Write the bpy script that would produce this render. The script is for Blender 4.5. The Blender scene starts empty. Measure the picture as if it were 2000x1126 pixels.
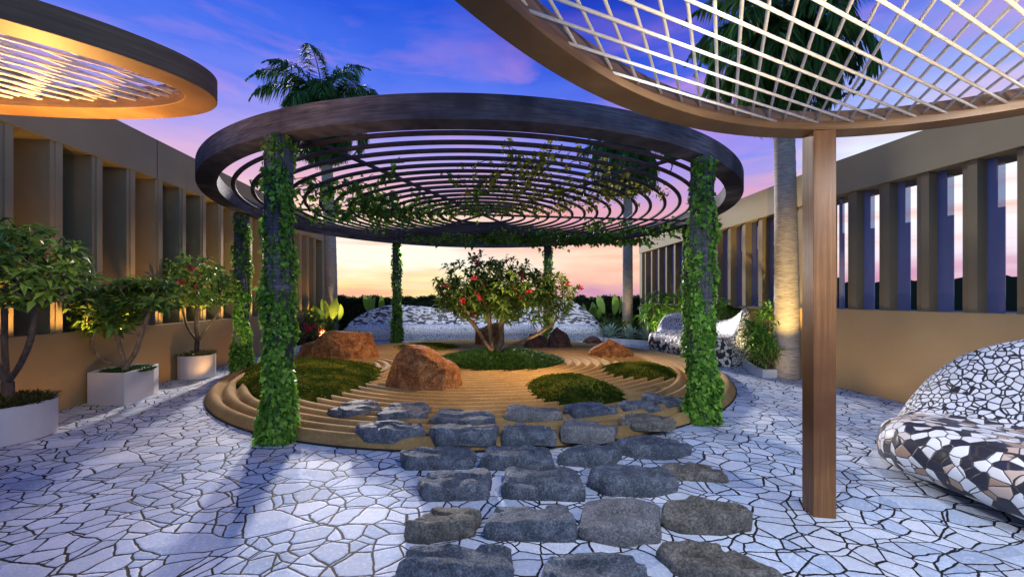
import bpy, math, random
import numpy as np
from mathutils import Vector, Matrix, noise as mnoise
R = math.radians
sc = bpy.context.scene
col = sc.collection

# ------------------------------------------------------------------ camera
F = 780.0 / 2000.0 * 36.0
cam_d = bpy.data.cameras.new('camera'); cam = bpy.data.objects.new('camera', cam_d); col.objects.link(cam)
cam.location = (0, 0, 1.6); cam.rotation_euler = (R(90), 0, 0)
cam_d.lens = F; cam_d.sensor_width = 36; cam_d.shift_y = 0.009; cam_d.clip_end = 2000; cam_d.clip_start = 0.02
sc.camera = cam

# ------------------------------------------------------------------ colour management
sc.view_settings.view_transform = 'Standard'; sc.view_settings.look = 'None'
sc.view_settings.exposure = 0.2; sc.view_settings.gamma = 1.0

# ------------------------------------------------------------------ world: dusk sky
world = bpy.data.worlds.new("World"); sc.world = world; world.use_nodes = True
wt = world.node_tree; wt.nodes.clear()
def wn(t, **k):
    n = wt.nodes.new(t)
    for a, b in k.items(): setattr(n, a, b)
    return n
def wlink(a, b): wt.links.new(a, b)
def wmath(op, a, b=None, c=None, clamp=False):
    n = wn('ShaderNodeMath', operation=op, use_clamp=clamp)
    for i, v in enumerate((a, b, c)):
        if v is None: continue
        if isinstance(v, (int, float)): n.inputs[i].default_value = v
        else: wlink(v, n.inputs[i])
    return n.outputs[0]
def ramp_set(r, stops):
    e = r.color_ramp.elements
    while len(e) > 1: e.remove(e[-1])
    e[0].position = stops[0][0]; e[0].color = (*stops[0][1], 1)
    for p, c in stops[1:]:
        q = e.new(p); q.color = (*c, 1)
def lin(r, g, b):
    return tuple(((v/255)/12.92 if v/255 <= .04045 else ((v/255+.055)/1.055)**2.4) for v in (r, g, b))
tc = wn('ShaderNodeTexCoord'); sp = wn('ShaderNodeSeparateXYZ'); wlink(tc.outputs['Generated'], sp.inputs[0])
X, Y, Z = sp.outputs
# elevation in units of 0..1 over 0..60 degrees
el = wmath('DIVIDE', wmath('ARCSINE', Z), R(60.0))
# cloud noise, stretched along the horizon
mp = wn('ShaderNodeMapping'); mp.inputs['Scale'].default_value = (2.2, 2.2, 9.0); mp.inputs['Rotation'].default_value = (0.0, R(14), 0)
wlink(tc.outputs['Generated'], mp.inputs[0])
nz = wn('ShaderNodeTexNoise'); nz.inputs['Scale'].default_value = 1.35; nz.inputs['Detail'].default_value = 6; nz.inputs['Roughness'].default_value = .52; nz.inputs['Distortion'].default_value = .5
wlink(mp.outputs[0], nz.inputs['Vector'])
nz2 = wn('ShaderNodeTexNoise'); nz2.inputs['Scale'].default_value = 3.0; nz2.inputs['Detail'].default_value = 5
wlink(mp.outputs[0], nz2.inputs['Vector'])
elw = wmath('ADD', el, wmath('MULTIPLY', wmath('SUBTRACT', nz2.outputs['Fac'], .5), .10), clamp=True)
base = wn('ShaderNodeValToRGB'); wlink(elw, base.inputs[0])
ramp_set(base, [(0.0, lin(250, 200, 150)), (.02, lin(255, 226, 158)), (.05, lin(255, 238, 190)), (.075, lin(255, 250, 232)), (.13, lin(255, 246, 228)),
                (.18, lin(253, 214, 192)), (.25, lin(222, 180, 212)), (.32, lin(172, 160, 232)), (.40, lin(112, 130, 236)), (.48, lin(70, 110, 230)), (.60, lin(34, 84, 214)),
                (.75, lin(40, 105, 222)), (1.0, lin(50, 120, 225))])
side = wn('ShaderNodeValToRGB'); wlink(elw, side.inputs[0])
ramp_set(side, [(0.0, lin(206, 150, 180)), (.04, lin(245, 190, 170)), (.09, lin(252, 216, 190)), (.13, lin(246, 172, 158)), (.18, lin(228, 164, 184)), (.24, lin(176, 158, 224)), (.30, lin(122, 138, 238)), (.40, lin(96, 120, 232)), (.50, lin(54, 86, 214)), (.62, lin(26, 56, 182)), (1.0, lin(36, 84, 196))])
# how far to the right of the sunset (azimuth)
az = wmath('ARCTAN2', X, Y)
fr = wn('ShaderNodeMapRange'); fr.inputs['From Min'].default_value = R(-5); fr.inputs['From Max'].default_value = R(9)
wlink(wmath('ADD', az, wmath('MULTIPLY', wmath('SUBTRACT', nz.outputs['Fac'], .5), .5)), fr.inputs['Value'])
mx = wn('ShaderNodeMix', data_type='RGBA'); wlink(fr.outputs[0], mx.inputs['Factor']); wlink(base.outputs[0], mx.inputs[6]); wlink(side.outputs[0], mx.inputs[7])
# bright pale band low over the far right
far = wn('ShaderNodeValToRGB'); wlink(elw, far.inputs[0])
ramp_set(far, [(0.0, lin(150, 120, 170)), (.03, lin(214, 160, 190)), (.07, lin(240, 226, 240)), (.14, lin(250, 250, 255)), (.24, lin(238, 244, 255)),
               (.34, lin(160, 176, 240)), (.5, lin(74, 100, 220)), (.7, lin(34, 62, 190)), (1.0, lin(24, 48, 156))])
fr2 = wn('ShaderNodeMapRange'); fr2.inputs['From Min'].default_value = R(33); fr2.inputs['From Max'].default_value = R(41); wlink(az, fr2.inputs['Value'])
mx2 = wn('ShaderNodeMix', data_type='RGBA'); wlink(fr2.outputs[0], mx2.inputs['Factor']); wlink(mx.outputs[2], mx2.inputs[6]); wlink(far.outputs[0], mx2.inputs[7])
# pink clouds
cr = wn('ShaderNodeMapRange'); cr.inputs['From Min'].default_value = .48; cr.inputs['From Max'].default_value = .72; wlink(nz.outputs['Fac'], cr.inputs['Value'])
band = wn('ShaderNodeValToRGB'); wlink(el, band.inputs[0])
ramp_set(band, [(0, (0, 0, 0)), (.12, (.12,)*3), (.26, (.30,)*3), (.38, (.62,)*3), (.48, (.45,)*3), (.60, (.06,)*3), (1, (0, 0, 0))])
cf = wmath('MULTIPLY', cr.outputs[0], band.outputs[0])
mx3 = wn('ShaderNodeMix', data_type='RGBA'); wlink(cf, mx3.inputs['Factor']); wlink(mx2.outputs[2], mx3.inputs[6]); mx3.inputs[7].default_value = (*lin(228, 160, 206), 1)
st = wn('ShaderNodeMapping'); st.inputs['Scale'].default_value = (1.6, 1.6, 26.0); st.inputs['Rotation'].default_value = (0, R(2), 0); wlink(tc.outputs['Generated'], st.inputs[0])
sn = wn('ShaderNodeTexNoise'); sn.inputs['Scale'].default_value = 1.7; sn.inputs['Detail'].default_value = 5; wlink(st.outputs[0], sn.inputs['Vector'])
sr = wn('ShaderNodeMapRange'); sr.inputs['From Min'].default_value = .48; sr.inputs['From Max'].default_value = .70; wlink(sn.outputs['Fac'], sr.inputs['Value'])
sb = wn('ShaderNodeValToRGB'); wlink(el, sb.inputs[0]); ramp_set(sb, [(0, (.7,)*3), (.12, (.75,)*3), (.22, (.5,)*3), (.32, (0, 0, 0))])
mxs_ = wn('ShaderNodeMix', data_type='RGBA'); wlink(wmath('MULTIPLY', sr.outputs[0], sb.outputs[0]), mxs_.inputs['Factor']); wlink(mx3.outputs[2], mxs_.inputs[6]); mxs_.inputs[7].default_value = (*lin(248, 176, 150), 1)
mx3 = mxs_
# the side of the sky away from the sunset is plain evening blue
bk = wn('ShaderNodeMapRange'); bk.inputs['From Min'].default_value = .15; bk.inputs['From Max'].default_value = -.35; wlink(Y, bk.inputs['Value'])
bb = wn('ShaderNodeValToRGB'); wlink(el, bb.inputs[0]); ramp_set(bb, [(0, (.50, .72, 1.15)), (.25, (.40, .66, 1.2)), (.5, (.08, .22, .72)), (1.0, (.05, .17, .62))])
mx4 = wn('ShaderNodeMix', data_type='RGBA'); wlink(bk.outputs[0], mx4.inputs['Factor']); wlink(mx3.outputs[2], mx4.inputs[6]); wlink(bb.outputs[0], mx4.inputs[7])
bg = wn('ShaderNodeBackground'); bg.inputs['Strength'].default_value = 0.96; wlink(mx4.outputs[2], bg.inputs['Color'])
wo = wn('ShaderNodeOutputWorld'); wlink(bg.outputs[0], wo.inputs[0])

# ------------------------------------------------------------------ sun, low over the horizon ahead
sun_d = bpy.data.lights.new('sun', 'SUN'); sun_d.energy = 5.0; sun_d.angle = R(5); sun_d.color = (1.0, .93, .88)
sun = bpy.data.objects.new('sun', sun_d); col.objects.link(sun)
sun_dir = Vector((.31, -.95, -math.tan(R(14.5)))).normalized()
sun.rotation_euler = sun_dir.to_track_quat('-Z', 'Y').to_euler()
WARM = (1.0, .62, .26)
def lamp(name, loc, target, energy, angle=90, color=WARM, blend=.6, radius=.03):
    d = bpy.data.lights.new(name, 'SPOT'); d.energy = energy; d.spot_size = R(angle); d.spot_blend = blend; d.color = color; d.shadow_soft_size = radius
    o = bpy.data.objects.new(name, d); col.objects.link(o); o.location = loc
    o.rotation_euler = (Vector(target) - Vector(loc)).to_track_quat('-Z', 'Y').to_euler()
    return o

# ------------------------------------------------------------------ helpers
def gp(px, py, z=0.0):
    """pixel of the photograph -> point on the level z"""
    y = 780.0 * (1.6 - z) / (py - 581.0)
    return Vector(((px - 1000.0) / 780.0 * y, y, z))
class MB:
    def __init__(s): s.v = []; s.f = []; s.m = []
    def add(s, vs, fs, mi=0):
        n = len(s.v); s.v.extend([tuple(v) for v in vs]); s.f.extend([tuple(i + n for i in f) for f in fs]); s.m.extend([mi] * len(fs))
    def box(s, x0, x1, y0, y1, z0, z1, M=None, mi=0):
        vs = [Vector(p) for p in ((x0,y0,z0),(x1,y0,z0),(x1,y1,z0),(x0,y1,z0),(x0,y0,z1),(x1,y0,z1),(x1,y1,z1),(x0,y1,z1))]
        if M is not None: vs = [M @ v for v in vs]
        s.add(vs, [(3,2,1,0),(4,5,6,7),(0,1,5,4),(1,2,6,5),(2,3,7,6),(3,0,4,7)], mi)
    def tube(s, pts, rad, n=6, cap=True, mi=0):
        pts = [Vector(p) for p in pts]
        if not hasattr(rad, '__len__'): rad = [rad] * len(pts)
        rings = []; up = None
        for i, p in enumerate(pts):
            t = (pts[min(i+1, len(pts)-1)] - pts[max(i-1, 0)])
            if t.length < 1e-9: t = Vector((0, 0, 1))
            t.normalize()
            if up is None:
                up = t.orthogonal().normalized()
            else:
                up = (up - t * up.dot(t))
                up = up.normalized() if up.length > 1e-6 else t.orthogonal().normalized()
            b = t.cross(up)
            rings.append([p + (up * math.cos(2*math.pi*k/n) + b * math.sin(2*math.pi*k/n)) * rad[i] for k in range(n)])
        vs = [v for r in rings for v in r]; fs = []
        for i in range(len(pts)-1):
            for k in range(n):
                a = i*n + k; b2 = i*n + (k+1) % n
                fs.append((a, b2, b2+n, a+n))
        if cap:
            fs.append(tuple(range(n-1, -1, -1))); fs.append(tuple((len(pts)-1)*n + k for k in range(n)))
        s.add(vs, fs, mi)
    def mesh(s, name, mats, smooth=False):
        me = bpy.data.meshes.new(name); me.from_pydata(s.v, [], s.f)
        for m in (mats if isinstance(mats, (list, tuple)) else [mats]): me.materials.append(m)
        if any(s.m): me.polygons.foreach_set('material_index', s.m)
        if smooth: me.polygons.foreach_set('use_smooth', [True] * len(me.polygons))
        me.update(); return me
    def build(s, name, mats, parent=None, smooth=False, bevel=0.0):
        o = bpy.data.objects.new(name, s.mesh(name, mats, smooth)); col.objects.link(o)
        if parent is not None: o.parent = parent
        if bevel:
            b = o.modifiers.new('bevel', 'BEVEL'); b.width = bevel; b.segments = 2; b.limit_method = 'ANGLE'; b.angle_limit = R(40)
        return o
def npobj(name, v, f, mat, parent=None, smooth=False, attr=None):
    """v (n,3) array, f (m,k) array"""
    me = bpy.data.meshes.new(name); f = np.asarray(f, dtype=np.int32); k = f.shape[1]
    me.vertices.add(len(v)); me.vertices.foreach_set('co', np.asarray(v, dtype=np.float32).ravel())
    me.loops.add(f.size); me.loops.foreach_set('vertex_index', f.ravel())
    me.polygons.add(len(f)); me.polygons.foreach_set('loop_start', np.arange(0, f.size, k, dtype=np.int32)); me.polygons.foreach_set('loop_total', np.full(len(f), k, dtype=np.int32))
    me.materials.append(mat); me.update(calc_edges=True)
    if smooth: me.polygons.foreach_set('use_smooth', [True] * len(f))
    if attr is not None:
        a = me.attributes.new('tint', 'FLOAT', 'POINT'); a.data.foreach_set('value', np.asarray(attr, dtype=np.float32))
    me.validate()
    o = bpy.data.objects.new(name, me); col.objects.link(o)
    if parent is not None: o.parent = parent
    return o
def tag(o, label=None, cat=None, group=None, kind=None):
    if label: o['label'] = label
    if cat: o['category'] = cat
    if group: o['group'] = group
    if kind: o['kind'] = kind
    return o
def thing(name, label, cat, group=None, loc=(0, 0, 0)):
    o = bpy.data.objects.new(name, None); col.objects.link(o); o.location = loc; o.empty_display_size = .2
    return tag(o, label, cat, group)
def recentre(o, loc):
    """move a mesh object's origin to loc without moving its geometry"""
    loc = Vector(loc); o.data.transform(Matrix.Translation(-loc)); o.location = loc; return o

# ------------------------------------------------------------------ materials
def mat(name):
    m = bpy.data.materials.new(name); m.use_nodes = True; nt = m.node_tree
    return m, nt, nt.nodes['Principled BSDF']
def node(nt, t, inp=None, **k):
    n = nt.nodes.new(t)
    for a, b in k.items(): setattr(n, a, b)
    for a, b in (inp or {}).items():
        if isinstance(b, bpy.types.NodeSocket): nt.links.new(b, n.inputs[a])
        else: n.inputs[a].default_value = b
    return n
def ramp(nt, src, stops, interp='LINEAR'):
    r = node(nt, 'ShaderNodeValToRGB'); r.color_ramp.interpolation = interp; nt.links.new(src, r.inputs[0]); ramp_set(r, stops); return r.outputs[0]
def mixc(nt, fac, a, b, blend='MIX'):
    n = nt.nodes.new('ShaderNodeMix'); n.data_type = 'RGBA'; n.blend_type = blend
    for i, v in ((0, fac), (6, a), (7, b)):
        if isinstance(v, bpy.types.NodeSocket): nt.links.new(v, n.inputs[i])
        elif isinstance(v, (tuple, list)): n.inputs[i].default_value = (*v[:3], 1)
        else: n.inputs[i].default_value = v
    return n.outputs[2]
def nmath(nt, op, a, b=0.0, clamp=False):
    n = nt.nodes.new('ShaderNodeMath'); n.operation = op; n.use_clamp = clamp
    for i, v in enumerate((a, b)):
        if isinstance(v, bpy.types.NodeSocket): nt.links.new(v, n.inputs[i])
        else: n.inputs[i].default_value = v
    return n.outputs[0]
def coords(nt, scale=(1, 1, 1), rot=(0, 0, 0), world=False):
    m = node(nt, 'ShaderNodeMapping')
    if world:
        g = node(nt, 'ShaderNodeNewGeometry'); nt.links.new(g.outputs['Position'], m.inputs[0])
    else:
        t = node(nt, 'ShaderNodeTexCoord'); nt.links.new(t.outputs['Object'], m.inputs[0])
    m.inputs['Scale'].default_value = scale; m.inputs['Rotation'].default_value = rot
    return m.outputs[0]
def bump(nt, b, h, strength=.4, dist=.02):
    n = node(nt, 'ShaderNodeBump', {'Strength': strength, 'Distance': dist, 'Height': h}); nt.links.new(n.outputs[0], b.inputs['Normal'])
def noise_tex(nt, vec, scale, detail=5, rough=.55, dist=0.0):
    return node(nt, 'ShaderNodeTexNoise', {'Vector': vec, 'Scale': scale, 'Detail': detail, 'Roughness': rough, 'Distortion': dist}).outputs['Fac']
def wood(name, c0, c1, scale, rough=.55, bstr=.3, spec=.4):
    m, nt, b = mat(name); v = coords(nt, scale, world=True)
    n = noise_tex(nt, v, 1.0, 8, .62, .4); n2 = noise_tex(nt, coords(nt, (1.1,)*3, world=True), 1.0, 4)
    c = ramp(nt, n, [(.3, c0), (.5, tuple((a+b_)/2 for a, b_ in zip(c0, c1))), (.68, c1)])
    c = mixc(nt, ramp(nt, n2, [(.35, (0,)*3), (.65, (1,)*3)]), c, tuple(a*.72 for a in c0)); 
    nt.links.new(mixc(nt, .25, c, c0), b.inputs['Base Color']); b.inputs['Roughness'].default_value = rough; b.inputs['Specular IOR Level'].default_value = spec
    bump(nt, b, n, bstr, .006); return m
M = {}
M['dark_wood'] = wood('dark_weathered_wood', (.045, .043, .052), (.25, .24, .28), (3.0, 3.0, 46), .85, .6, .12)
M['rod_wood'] = wood('dark_ring_wood', (.05, .04, .042), (.13, .115, .125), (6, 6, 30), .75, .3, .12)
M['beam_wood'] = wood('oak_frame', (.13, .070, .028), (.32, .19, .085), (3, 3, 60), .5, .3)
M['post_wood'] = wood('oak_post', (.115, .046, .014), (.33, .155, .050), (46, 46, 1.6), .45, .3)
def wall_mat(name, c, rough=.75):
    m, nt, b = mat(name); n = noise_tex(nt, coords(nt, world=True), 1.3, 6); n2 = noise_tex(nt, coords(nt, (9, 9, .8), world=True), 2, 5)
    d = mixc(nt, ramp(nt, n, [(.3, (0,)*3), (.7, (1,)*3)]), tuple(x*.90 for x in c), tuple(min(1, x*1.08) for x in c))
    d = mixc(nt, nmath(nt, 'MULTIPLY', n2, .16), d, tuple(x*.6 for x in c)); nt.links.new(d, b.inputs['Base Color'])
    b.inputs['Roughness'].default_value = rough; b.inputs['Specular IOR Level'].default_value = .25
    bump(nt, b, noise_tex(nt, coords(nt, world=True), 60, 3), .12, .003); return m
M['wall'] = wall_mat('taupe_render', (.30, .25, .14)); M['wall2'] = wall_mat('brown_panel', (.36, .25, .12), .6)
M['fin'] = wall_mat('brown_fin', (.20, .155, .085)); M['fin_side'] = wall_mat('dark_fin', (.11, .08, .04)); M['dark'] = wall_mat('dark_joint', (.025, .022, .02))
M['planter'] = wall_mat('pale_concrete', (.55, .54, .55), .6)
M['kerb'] = wall_mat('white_kerb', (.62, .62, .64), .6)
M['rod'] = wall_mat('cream_rod', (.80, .76, .68), .35)
M['soil'] = wall_mat('dark_soil', (.03, .022, .014), .95)
# crazy paving
def paving():
    m, nt, b = mat('crazy_paving'); v0 = coords(nt)
    w = node(nt, 'ShaderNodeTexNoise', {'Vector': v0, 'Scale': 1.1, 'Detail': 2}).outputs['Color']
    va = node(nt, 'ShaderNodeVectorMath', {0: v0}, operation='ADD'); s = node(nt, 'ShaderNodeVectorMath', {0: w}, operation='SCALE'); s.inputs['Scale'].default_value = .30; nt.links.new(s.outputs[0], va.inputs[1])
    w2 = node(nt, 'ShaderNodeTexNoise', {'Vector': v0, 'Scale': 9.0, 'Detail': 2}).outputs['Color']
    s2 = node(nt, 'ShaderNodeVectorMath', {0: w2}, operation='SCALE'); s2.inputs['Scale'].default_value = .035
    vb = node(nt, 'ShaderNodeVectorMath', {0: va.outputs[0], 1: s2.outputs[0]}, operation='ADD').outputs[0]
    mpn = node(nt, 'ShaderNodeMapping', {'Vector': vb}); mpn.inputs['Scale'].default_value = (1, 1, 0); vv = mpn.outputs[0]
    mpr = node(nt, 'ShaderNodeMapping', {'Vector': vb}); mpr.inputs['Scale'].default_value = (.8, 1.45, 0); mpr.inputs['Rotation'].default_value = (0, 0, R(35)); vr = mpr.outputs[0]
    def vor(vec, scale, feat):
        n = node(nt, 'ShaderNodeTexVoronoi', {'Vector': vec, 'Scale': scale, 'Randomness': 1.0}, feature=feat, voronoi_dimensions='2D'); return n
    e1 = vor(vr, 3.0, 'DISTANCE_TO_EDGE').outputs['Distance']; c1 = vor(vr, 3.0, 'F1').outputs['Color']
    e2 = vor(vv, 5.6, 'DISTANCE_TO_EDGE').outputs['Distance']; c2 = vor(vv, 5.6, 'F1').outputs['Color']
    sc1 = node(nt, 'ShaderNodeSeparateColor', {0: c1}); sc2 = node(nt, 'ShaderNodeSeparateColor', {0: c2})
    d1 = nmath(nt, 'DIVIDE', e1, 3.0 * 1.05); d2 = nmath(nt, 'DIVIDE', e2, 5.6)
    big = nmath(nt, 'GREATER_THAN', sc1.outputs[0], .15)                # most stones are split again
    d2b = nmath(nt, 'ADD', d2, nmath(nt, 'SUBTRACT', 1.0, big))
    d = nmath(nt, 'MINIMUM', d1, d2b)
    gn = noise_tex(nt, coords(nt), 70, 3); dd = nmath(nt, 'SUBTRACT', d, nmath(nt, 'MULTIPLY', nmath(nt, 'SUBTRACT', gn, .45), .006))
    g = node(nt, 'ShaderNodeMapRange', {'Value': dd, 'From Min': .0054, 'From Max': .0076}).outputs[0]
    tone = nmath(nt, 'MULTIPLY_ADD' if False else 'ADD', nmath(nt, 'MULTIPLY', sc1.outputs[1], .5), nmath(nt, 'MULTIPLY', sc2.outputs[2], .5))
    grain = noise_tex(nt, coords(nt), 160, 4, .7); blot = noise_tex(nt, coords(nt), 1.6, 7, .65)
    stone = ramp(nt, tone, [(.1, (.27, .36, .48)), (.42, (.44, .54, .66)), (.6, (.57, .65, .74)), (.88, (.78, .81, .84))])
    g2_ = noise_tex(nt, coords(nt), 38, 6, .75)
    stone = mixc(nt, ramp(nt, grain, [(.42, (0,)*3), (.62, (.75,)*3)]), stone, (.26, .31, .42)); stone = mixc(nt, ramp(nt, g2_, [(.5, (0,)*3), (.68, (.55,)*3)]), stone, (.90, .90, .90)); stone = mixc(nt, ramp(nt, g2_, [(.32, (.5,)*3), (.45, (0,)*3)]), stone, (.30, .34, .42))
    stone = mixc(nt, ramp(nt, blot, [(.45, (0,)*3), (.62, (.5,)*3)]), stone, (.40, .40, .42))
    gr = mixc(nt, gn, (.006, .005, .005), (.03, .024, .02))
    nt.links.new(mixc(nt, g, gr, stone), b.inputs['Base Color'])
    b.inputs['Roughness'].default_value = .75; b.inputs['Specular IOR Level'].default_value = .12
    hgt = node(nt, 'ShaderNodeMapRange', {'Value': dd, 'From Min': .003, 'From Max': .016}).outputs[0]
    tilt = nmath(nt, 'MULTIPLY', noise_tex(nt, coords(nt), 14, 4), .5)
    bump(nt, b, nmath(nt, 'ADD', nmath(nt, 'ADD', hgt, tilt), nmath(nt, 'MULTIPLY', grain, .2)), .35, .008); return m
M['paving'] = paving()
def mosaic(name, scale, palette, grout, gw, sc2=(1, 1, 1), rough=.45, seedrot=0.0):
    m, nt, b = mat(name); v0 = coords(nt, sc2, (seedrot, seedrot, seedrot))
    w = node(nt, 'ShaderNodeTexNoise', {'Vector': v0, 'Scale': scale * .5, 'Detail': 1}).outputs['Color']
    s = node(nt, 'ShaderNodeVectorMath', {0: w}, operation='SCALE'); s.inputs['Scale'].default_value = .6 / scale
    v = node(nt, 'ShaderNodeVectorMath', {0: v0, 1: s.outputs[0]}, operation='ADD').outputs[0]
    e = node(nt, 'ShaderNodeTexVoronoi', {'Vector': v, 'Scale': scale}, feature='DISTANCE_TO_EDGE').outputs['Distance']
    c = node(nt, 'ShaderNodeTexVoronoi', {'Vector': v, 'Scale': scale}, feature='F1').outputs['Color']
    s0 = node(nt, 'ShaderNodeSeparateColor', {0: c})
    g = node(nt, 'ShaderNodeMapRange', {'Value': e, 'From Min': gw, 'From Max': gw * 1.5}).outputs[0]
    chip = ramp(nt, s0.outputs[0], palette, 'CONSTANT')
    chip = mixc(nt, nmath(nt, 'MULTIPLY', noise_tex(nt, v0, 70, 4, .7), .14), chip, (.3, .27, .25))
    nt.links.new(mixc(nt, g, grout, chip), b.inputs['Base Color'])
    b.inputs['Roughness'].default_value = rough; b.inputs['Specular IOR Level'].default_value = .5; b.inputs['Coat Weight'].default_value = .08; b.inputs['Coat Roughness'].default_value = .3
    h = node(nt, 'ShaderNodeMapRange', {'Value': e, 'From Min': gw * .5, 'From Max': gw * 3}).outputs[0]
    bump(nt, b, nmath(nt, 'ADD', h, nmath(nt, 'MULTIPLY', s0.outputs[1], .5)), .6, .006); return m
chips = [(0, (.80, .77, .73)), (.22, (.88, .87, .86)), (.42, (.40, .26, .17)), (.50, (.62, .46, .36)), (.58, (.010, .011, .028)), (.82, (.72, .62, .54)), (.87, (.010, .010, .015))]
M['mosaic_chips'] = mosaic('mosaic_colour_chips', 11.5, chips, (.05, .04, .03), .03, rough=.42)
M['mosaic_white'] = mosaic('mosaic_white_crackle', 17, [(0, (.80, .80, .81)), (.5, (.88, .87, .86)), (.8, (.70, .69, .68))], (.025, .02, .016), .07)
M['mosaic_white_fine'] = mosaic('mosaic_white_fine', 19, [(0, (.78, .80, .84)), (.5, (.86, .86, .88)), (.8, (.70, .72, .76))], (.16, .18, .25), .06)
M['mosaic_black'] = mosaic('mosaic_black_white', 15.0, [(0, (.02, .022, .035)), (.34, (.80, .80, .84)), (.66, (.05, .05, .09)), (.78, (.86, .86, .88))], (.1, .1, .12), .03, (.45, .45, 1.7))
def sand():
    m, nt, b = mat('raked_sand'); v = coords(nt, world=True)
    n = noise_tex(nt, v, 240, 3, .8); n2 = noise_tex(nt, v, 2.5, 5); n3 = noise_tex(nt, v, 30, 5, .7)
    c = ramp(nt, n2, [(.3, (.27, .165, .052)), (.7, (.40, .26, .095))]); c = mixc(nt, ramp(nt, n, [(.35, (0,)*3), (.7, (.6,)*3)]), c, (.16, .105, .05))
    c = mixc(nt, ramp(nt, n3, [(.52, (0,)*3), (.75, (.5,)*3)]), c, (.55, .42, .25)); nt.links.new(c, b.inputs['Base Color'])
    b.inputs['Roughness'].default_value = .9; b.inputs['Specular IOR Level'].default_value = .15; bump(nt, b, nmath(nt, 'ADD', n, n3), .6, .008); return m
M['sand'] = sand()
def rock(name, stops, spec=.15, rough=.75, fine=55, bstr=1.0, vein=None):
    m, nt, b = mat(name); v = coords(nt)
    n = noise_tex(nt, v, 3.2, 10, .72, 1.2); n2 = noise_tex(nt, v, fine, 6, .75); n3 = noise_tex(nt, v, 9, 8, .7, .8)
    c = ramp(nt, nmath(nt, 'ADD', nmath(nt, 'MULTIPLY', n, .6), nmath(nt, 'MULTIPLY', n3, .4)), stops)
    c = mixc(nt, ramp(nt, n2, [(.38, (.75,)*3), (.58, (0,)*3)]), c, tuple(x * .35 for x in stops[0][1]))
    if vein: c = mixc(nt, ramp(nt, n2, [(.58, (0,)*3), (.72, (.8,)*3)]), c, vein)
    nt.links.new(c, b.inputs['Base Color']); b.inputs['Roughness'].default_value = rough; b.inputs['Specular IOR Level'].default_value = spec
    bump(nt, b, nmath(nt, 'ADD', nmath(nt, 'MULTIPLY', n2, .45), n3), bstr, .03); return m
M['boulder'] = rock('rust_boulder', [(.36, (.07, .025, .012)), (.46, (.26, .10, .035)), (.54, (.44, .19, .06)), (.64, (.60, .34, .15))], vein=(.70, .50, .30))
M['boulder_dark'] = rock('dark_rust_boulder', [(.38, (.06, .035, .03)), (.5, (.18, .085, .055)), (.62, (.34, .18, .11))], vein=(.45, .34, .28))
M['slate'] = rock('grey_step_stone', [(.36, (.05, .062, .08)), (.5, (.14, .165, .20)), (.64, (.34, .37, .42))], fine=75, bstr=1.0, rough=.75, spec=.15, vein=(.5, .52, .55))
M['slate_brown'] = rock('brown_step_stone', [(.36, (.08, .078, .07)), (.5, (.19, .18, .155)), (.64, (.36, .34, .29))], fine=60, bstr=1.0, rough=.75, spec=.15, vein=(.36, .34, .28))
M['slate_pale'] = rock('pale_step_stone', [(.36, (.12, .125, .13)), (.5, (.22, .22, .225)), (.64, (.36, .355, .34))], fine=75, bstr=.8, rough=.7, spec=.2, vein=(.6, .6, .58))
def moss():
    m, nt, b = mat('moss'); v = coords(nt, world=True); n = noise_tex(nt, v, 4, 6, .7); n2 = noise_tex(nt, v, 60, 4, .7)
    c = ramp(nt, n, [(.38, (.010, .022, .004)), (.5, (.03, .05, .007)), (.6, (.10, .095, .012)), (.68, (.15, .09, .018))]); c = mixc(nt, nmath(nt, 'MULTIPLY', n2, .7), c, (.02, .035, .008))
    nt.links.new(c, b.inputs['Base Color']); b.inputs['Roughness'].default_value = 1; b.inputs['Specular IOR Level'].default_value = .0; bump(nt, b, nmath(nt, 'ADD', n2, n), 1.0, .03); return m
M['moss'] = moss()
def leafmat(name, dark, light, trans=.25, rough=.5, spec=.22):
    m, nt, b = mat(name); a = node(nt, 'ShaderNodeAttribute', attribute_name='tint').outputs['Fac']
    c = ramp(nt, a, [(0, dark), (1, light)]); nt.links.new(c, b.inputs['Base Color']); b.inputs['Roughness'].default_value = rough; b.inputs['Specular IOR Level'].default_value = spec
    t = node(nt, 'ShaderNodeBsdfTranslucent', {'Color': mixc(nt, .5, c, light)}); mxs = node(nt, 'ShaderNodeMixShader', {0: trans})
    nt.links.new(b.outputs[0], mxs.inputs[1]); nt.links.new(t.outputs[0], mxs.inputs[2]); nt.links.new(mxs.outputs[0], nt.nodes['Material Output'].inputs[0]); return m
M['ivy'] = leafmat('ivy_leaf', (.04, .13, .012), (.26, .50, .06)); M['vine'] = leafmat('vine_leaf', (.03, .09, .012), (.14, .27, .035), .35)
M['vine_gold'] = leafmat('yellow_vine_leaf', (.10, .12, .015), (.36, .34, .04), .4)
M['leaf'] = leafmat('glossy_leaf', (.03, .085, .012), (.30, .48, .08)); M['leaf_gold'] = leafmat('olive_leaf', (.02, .06, .010), (.15, .25, .04), .3)
M['leaf_bright'] = leafmat('bright_leaf', (.03, .12, .015), (.20, .42, .05)); M['palm'] = leafmat('palm_leaf', (.02, .07, .015), (.10, .26, .06), .2, .6, .2)
M['grass'] = leafmat('grass_blade', (.012, .04, .008), (.07, .16, .025)); M['dry'] = leafmat('brown_green_blade', (.03, .03, .008), (.10, .10, .025))
M['moss_tuft'] = leafmat('moss_tuft', (.018, .045, .006), (.20, .20, .025), .1, .9, .0); M['hedge'] = leafmat('hedge_leaf', (.008, .02, .008), (.035, .07, .02)); M['agave'] = leafmat('silver_agave', (.20, .34, .26), (.55, .66, .50), .15)
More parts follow.
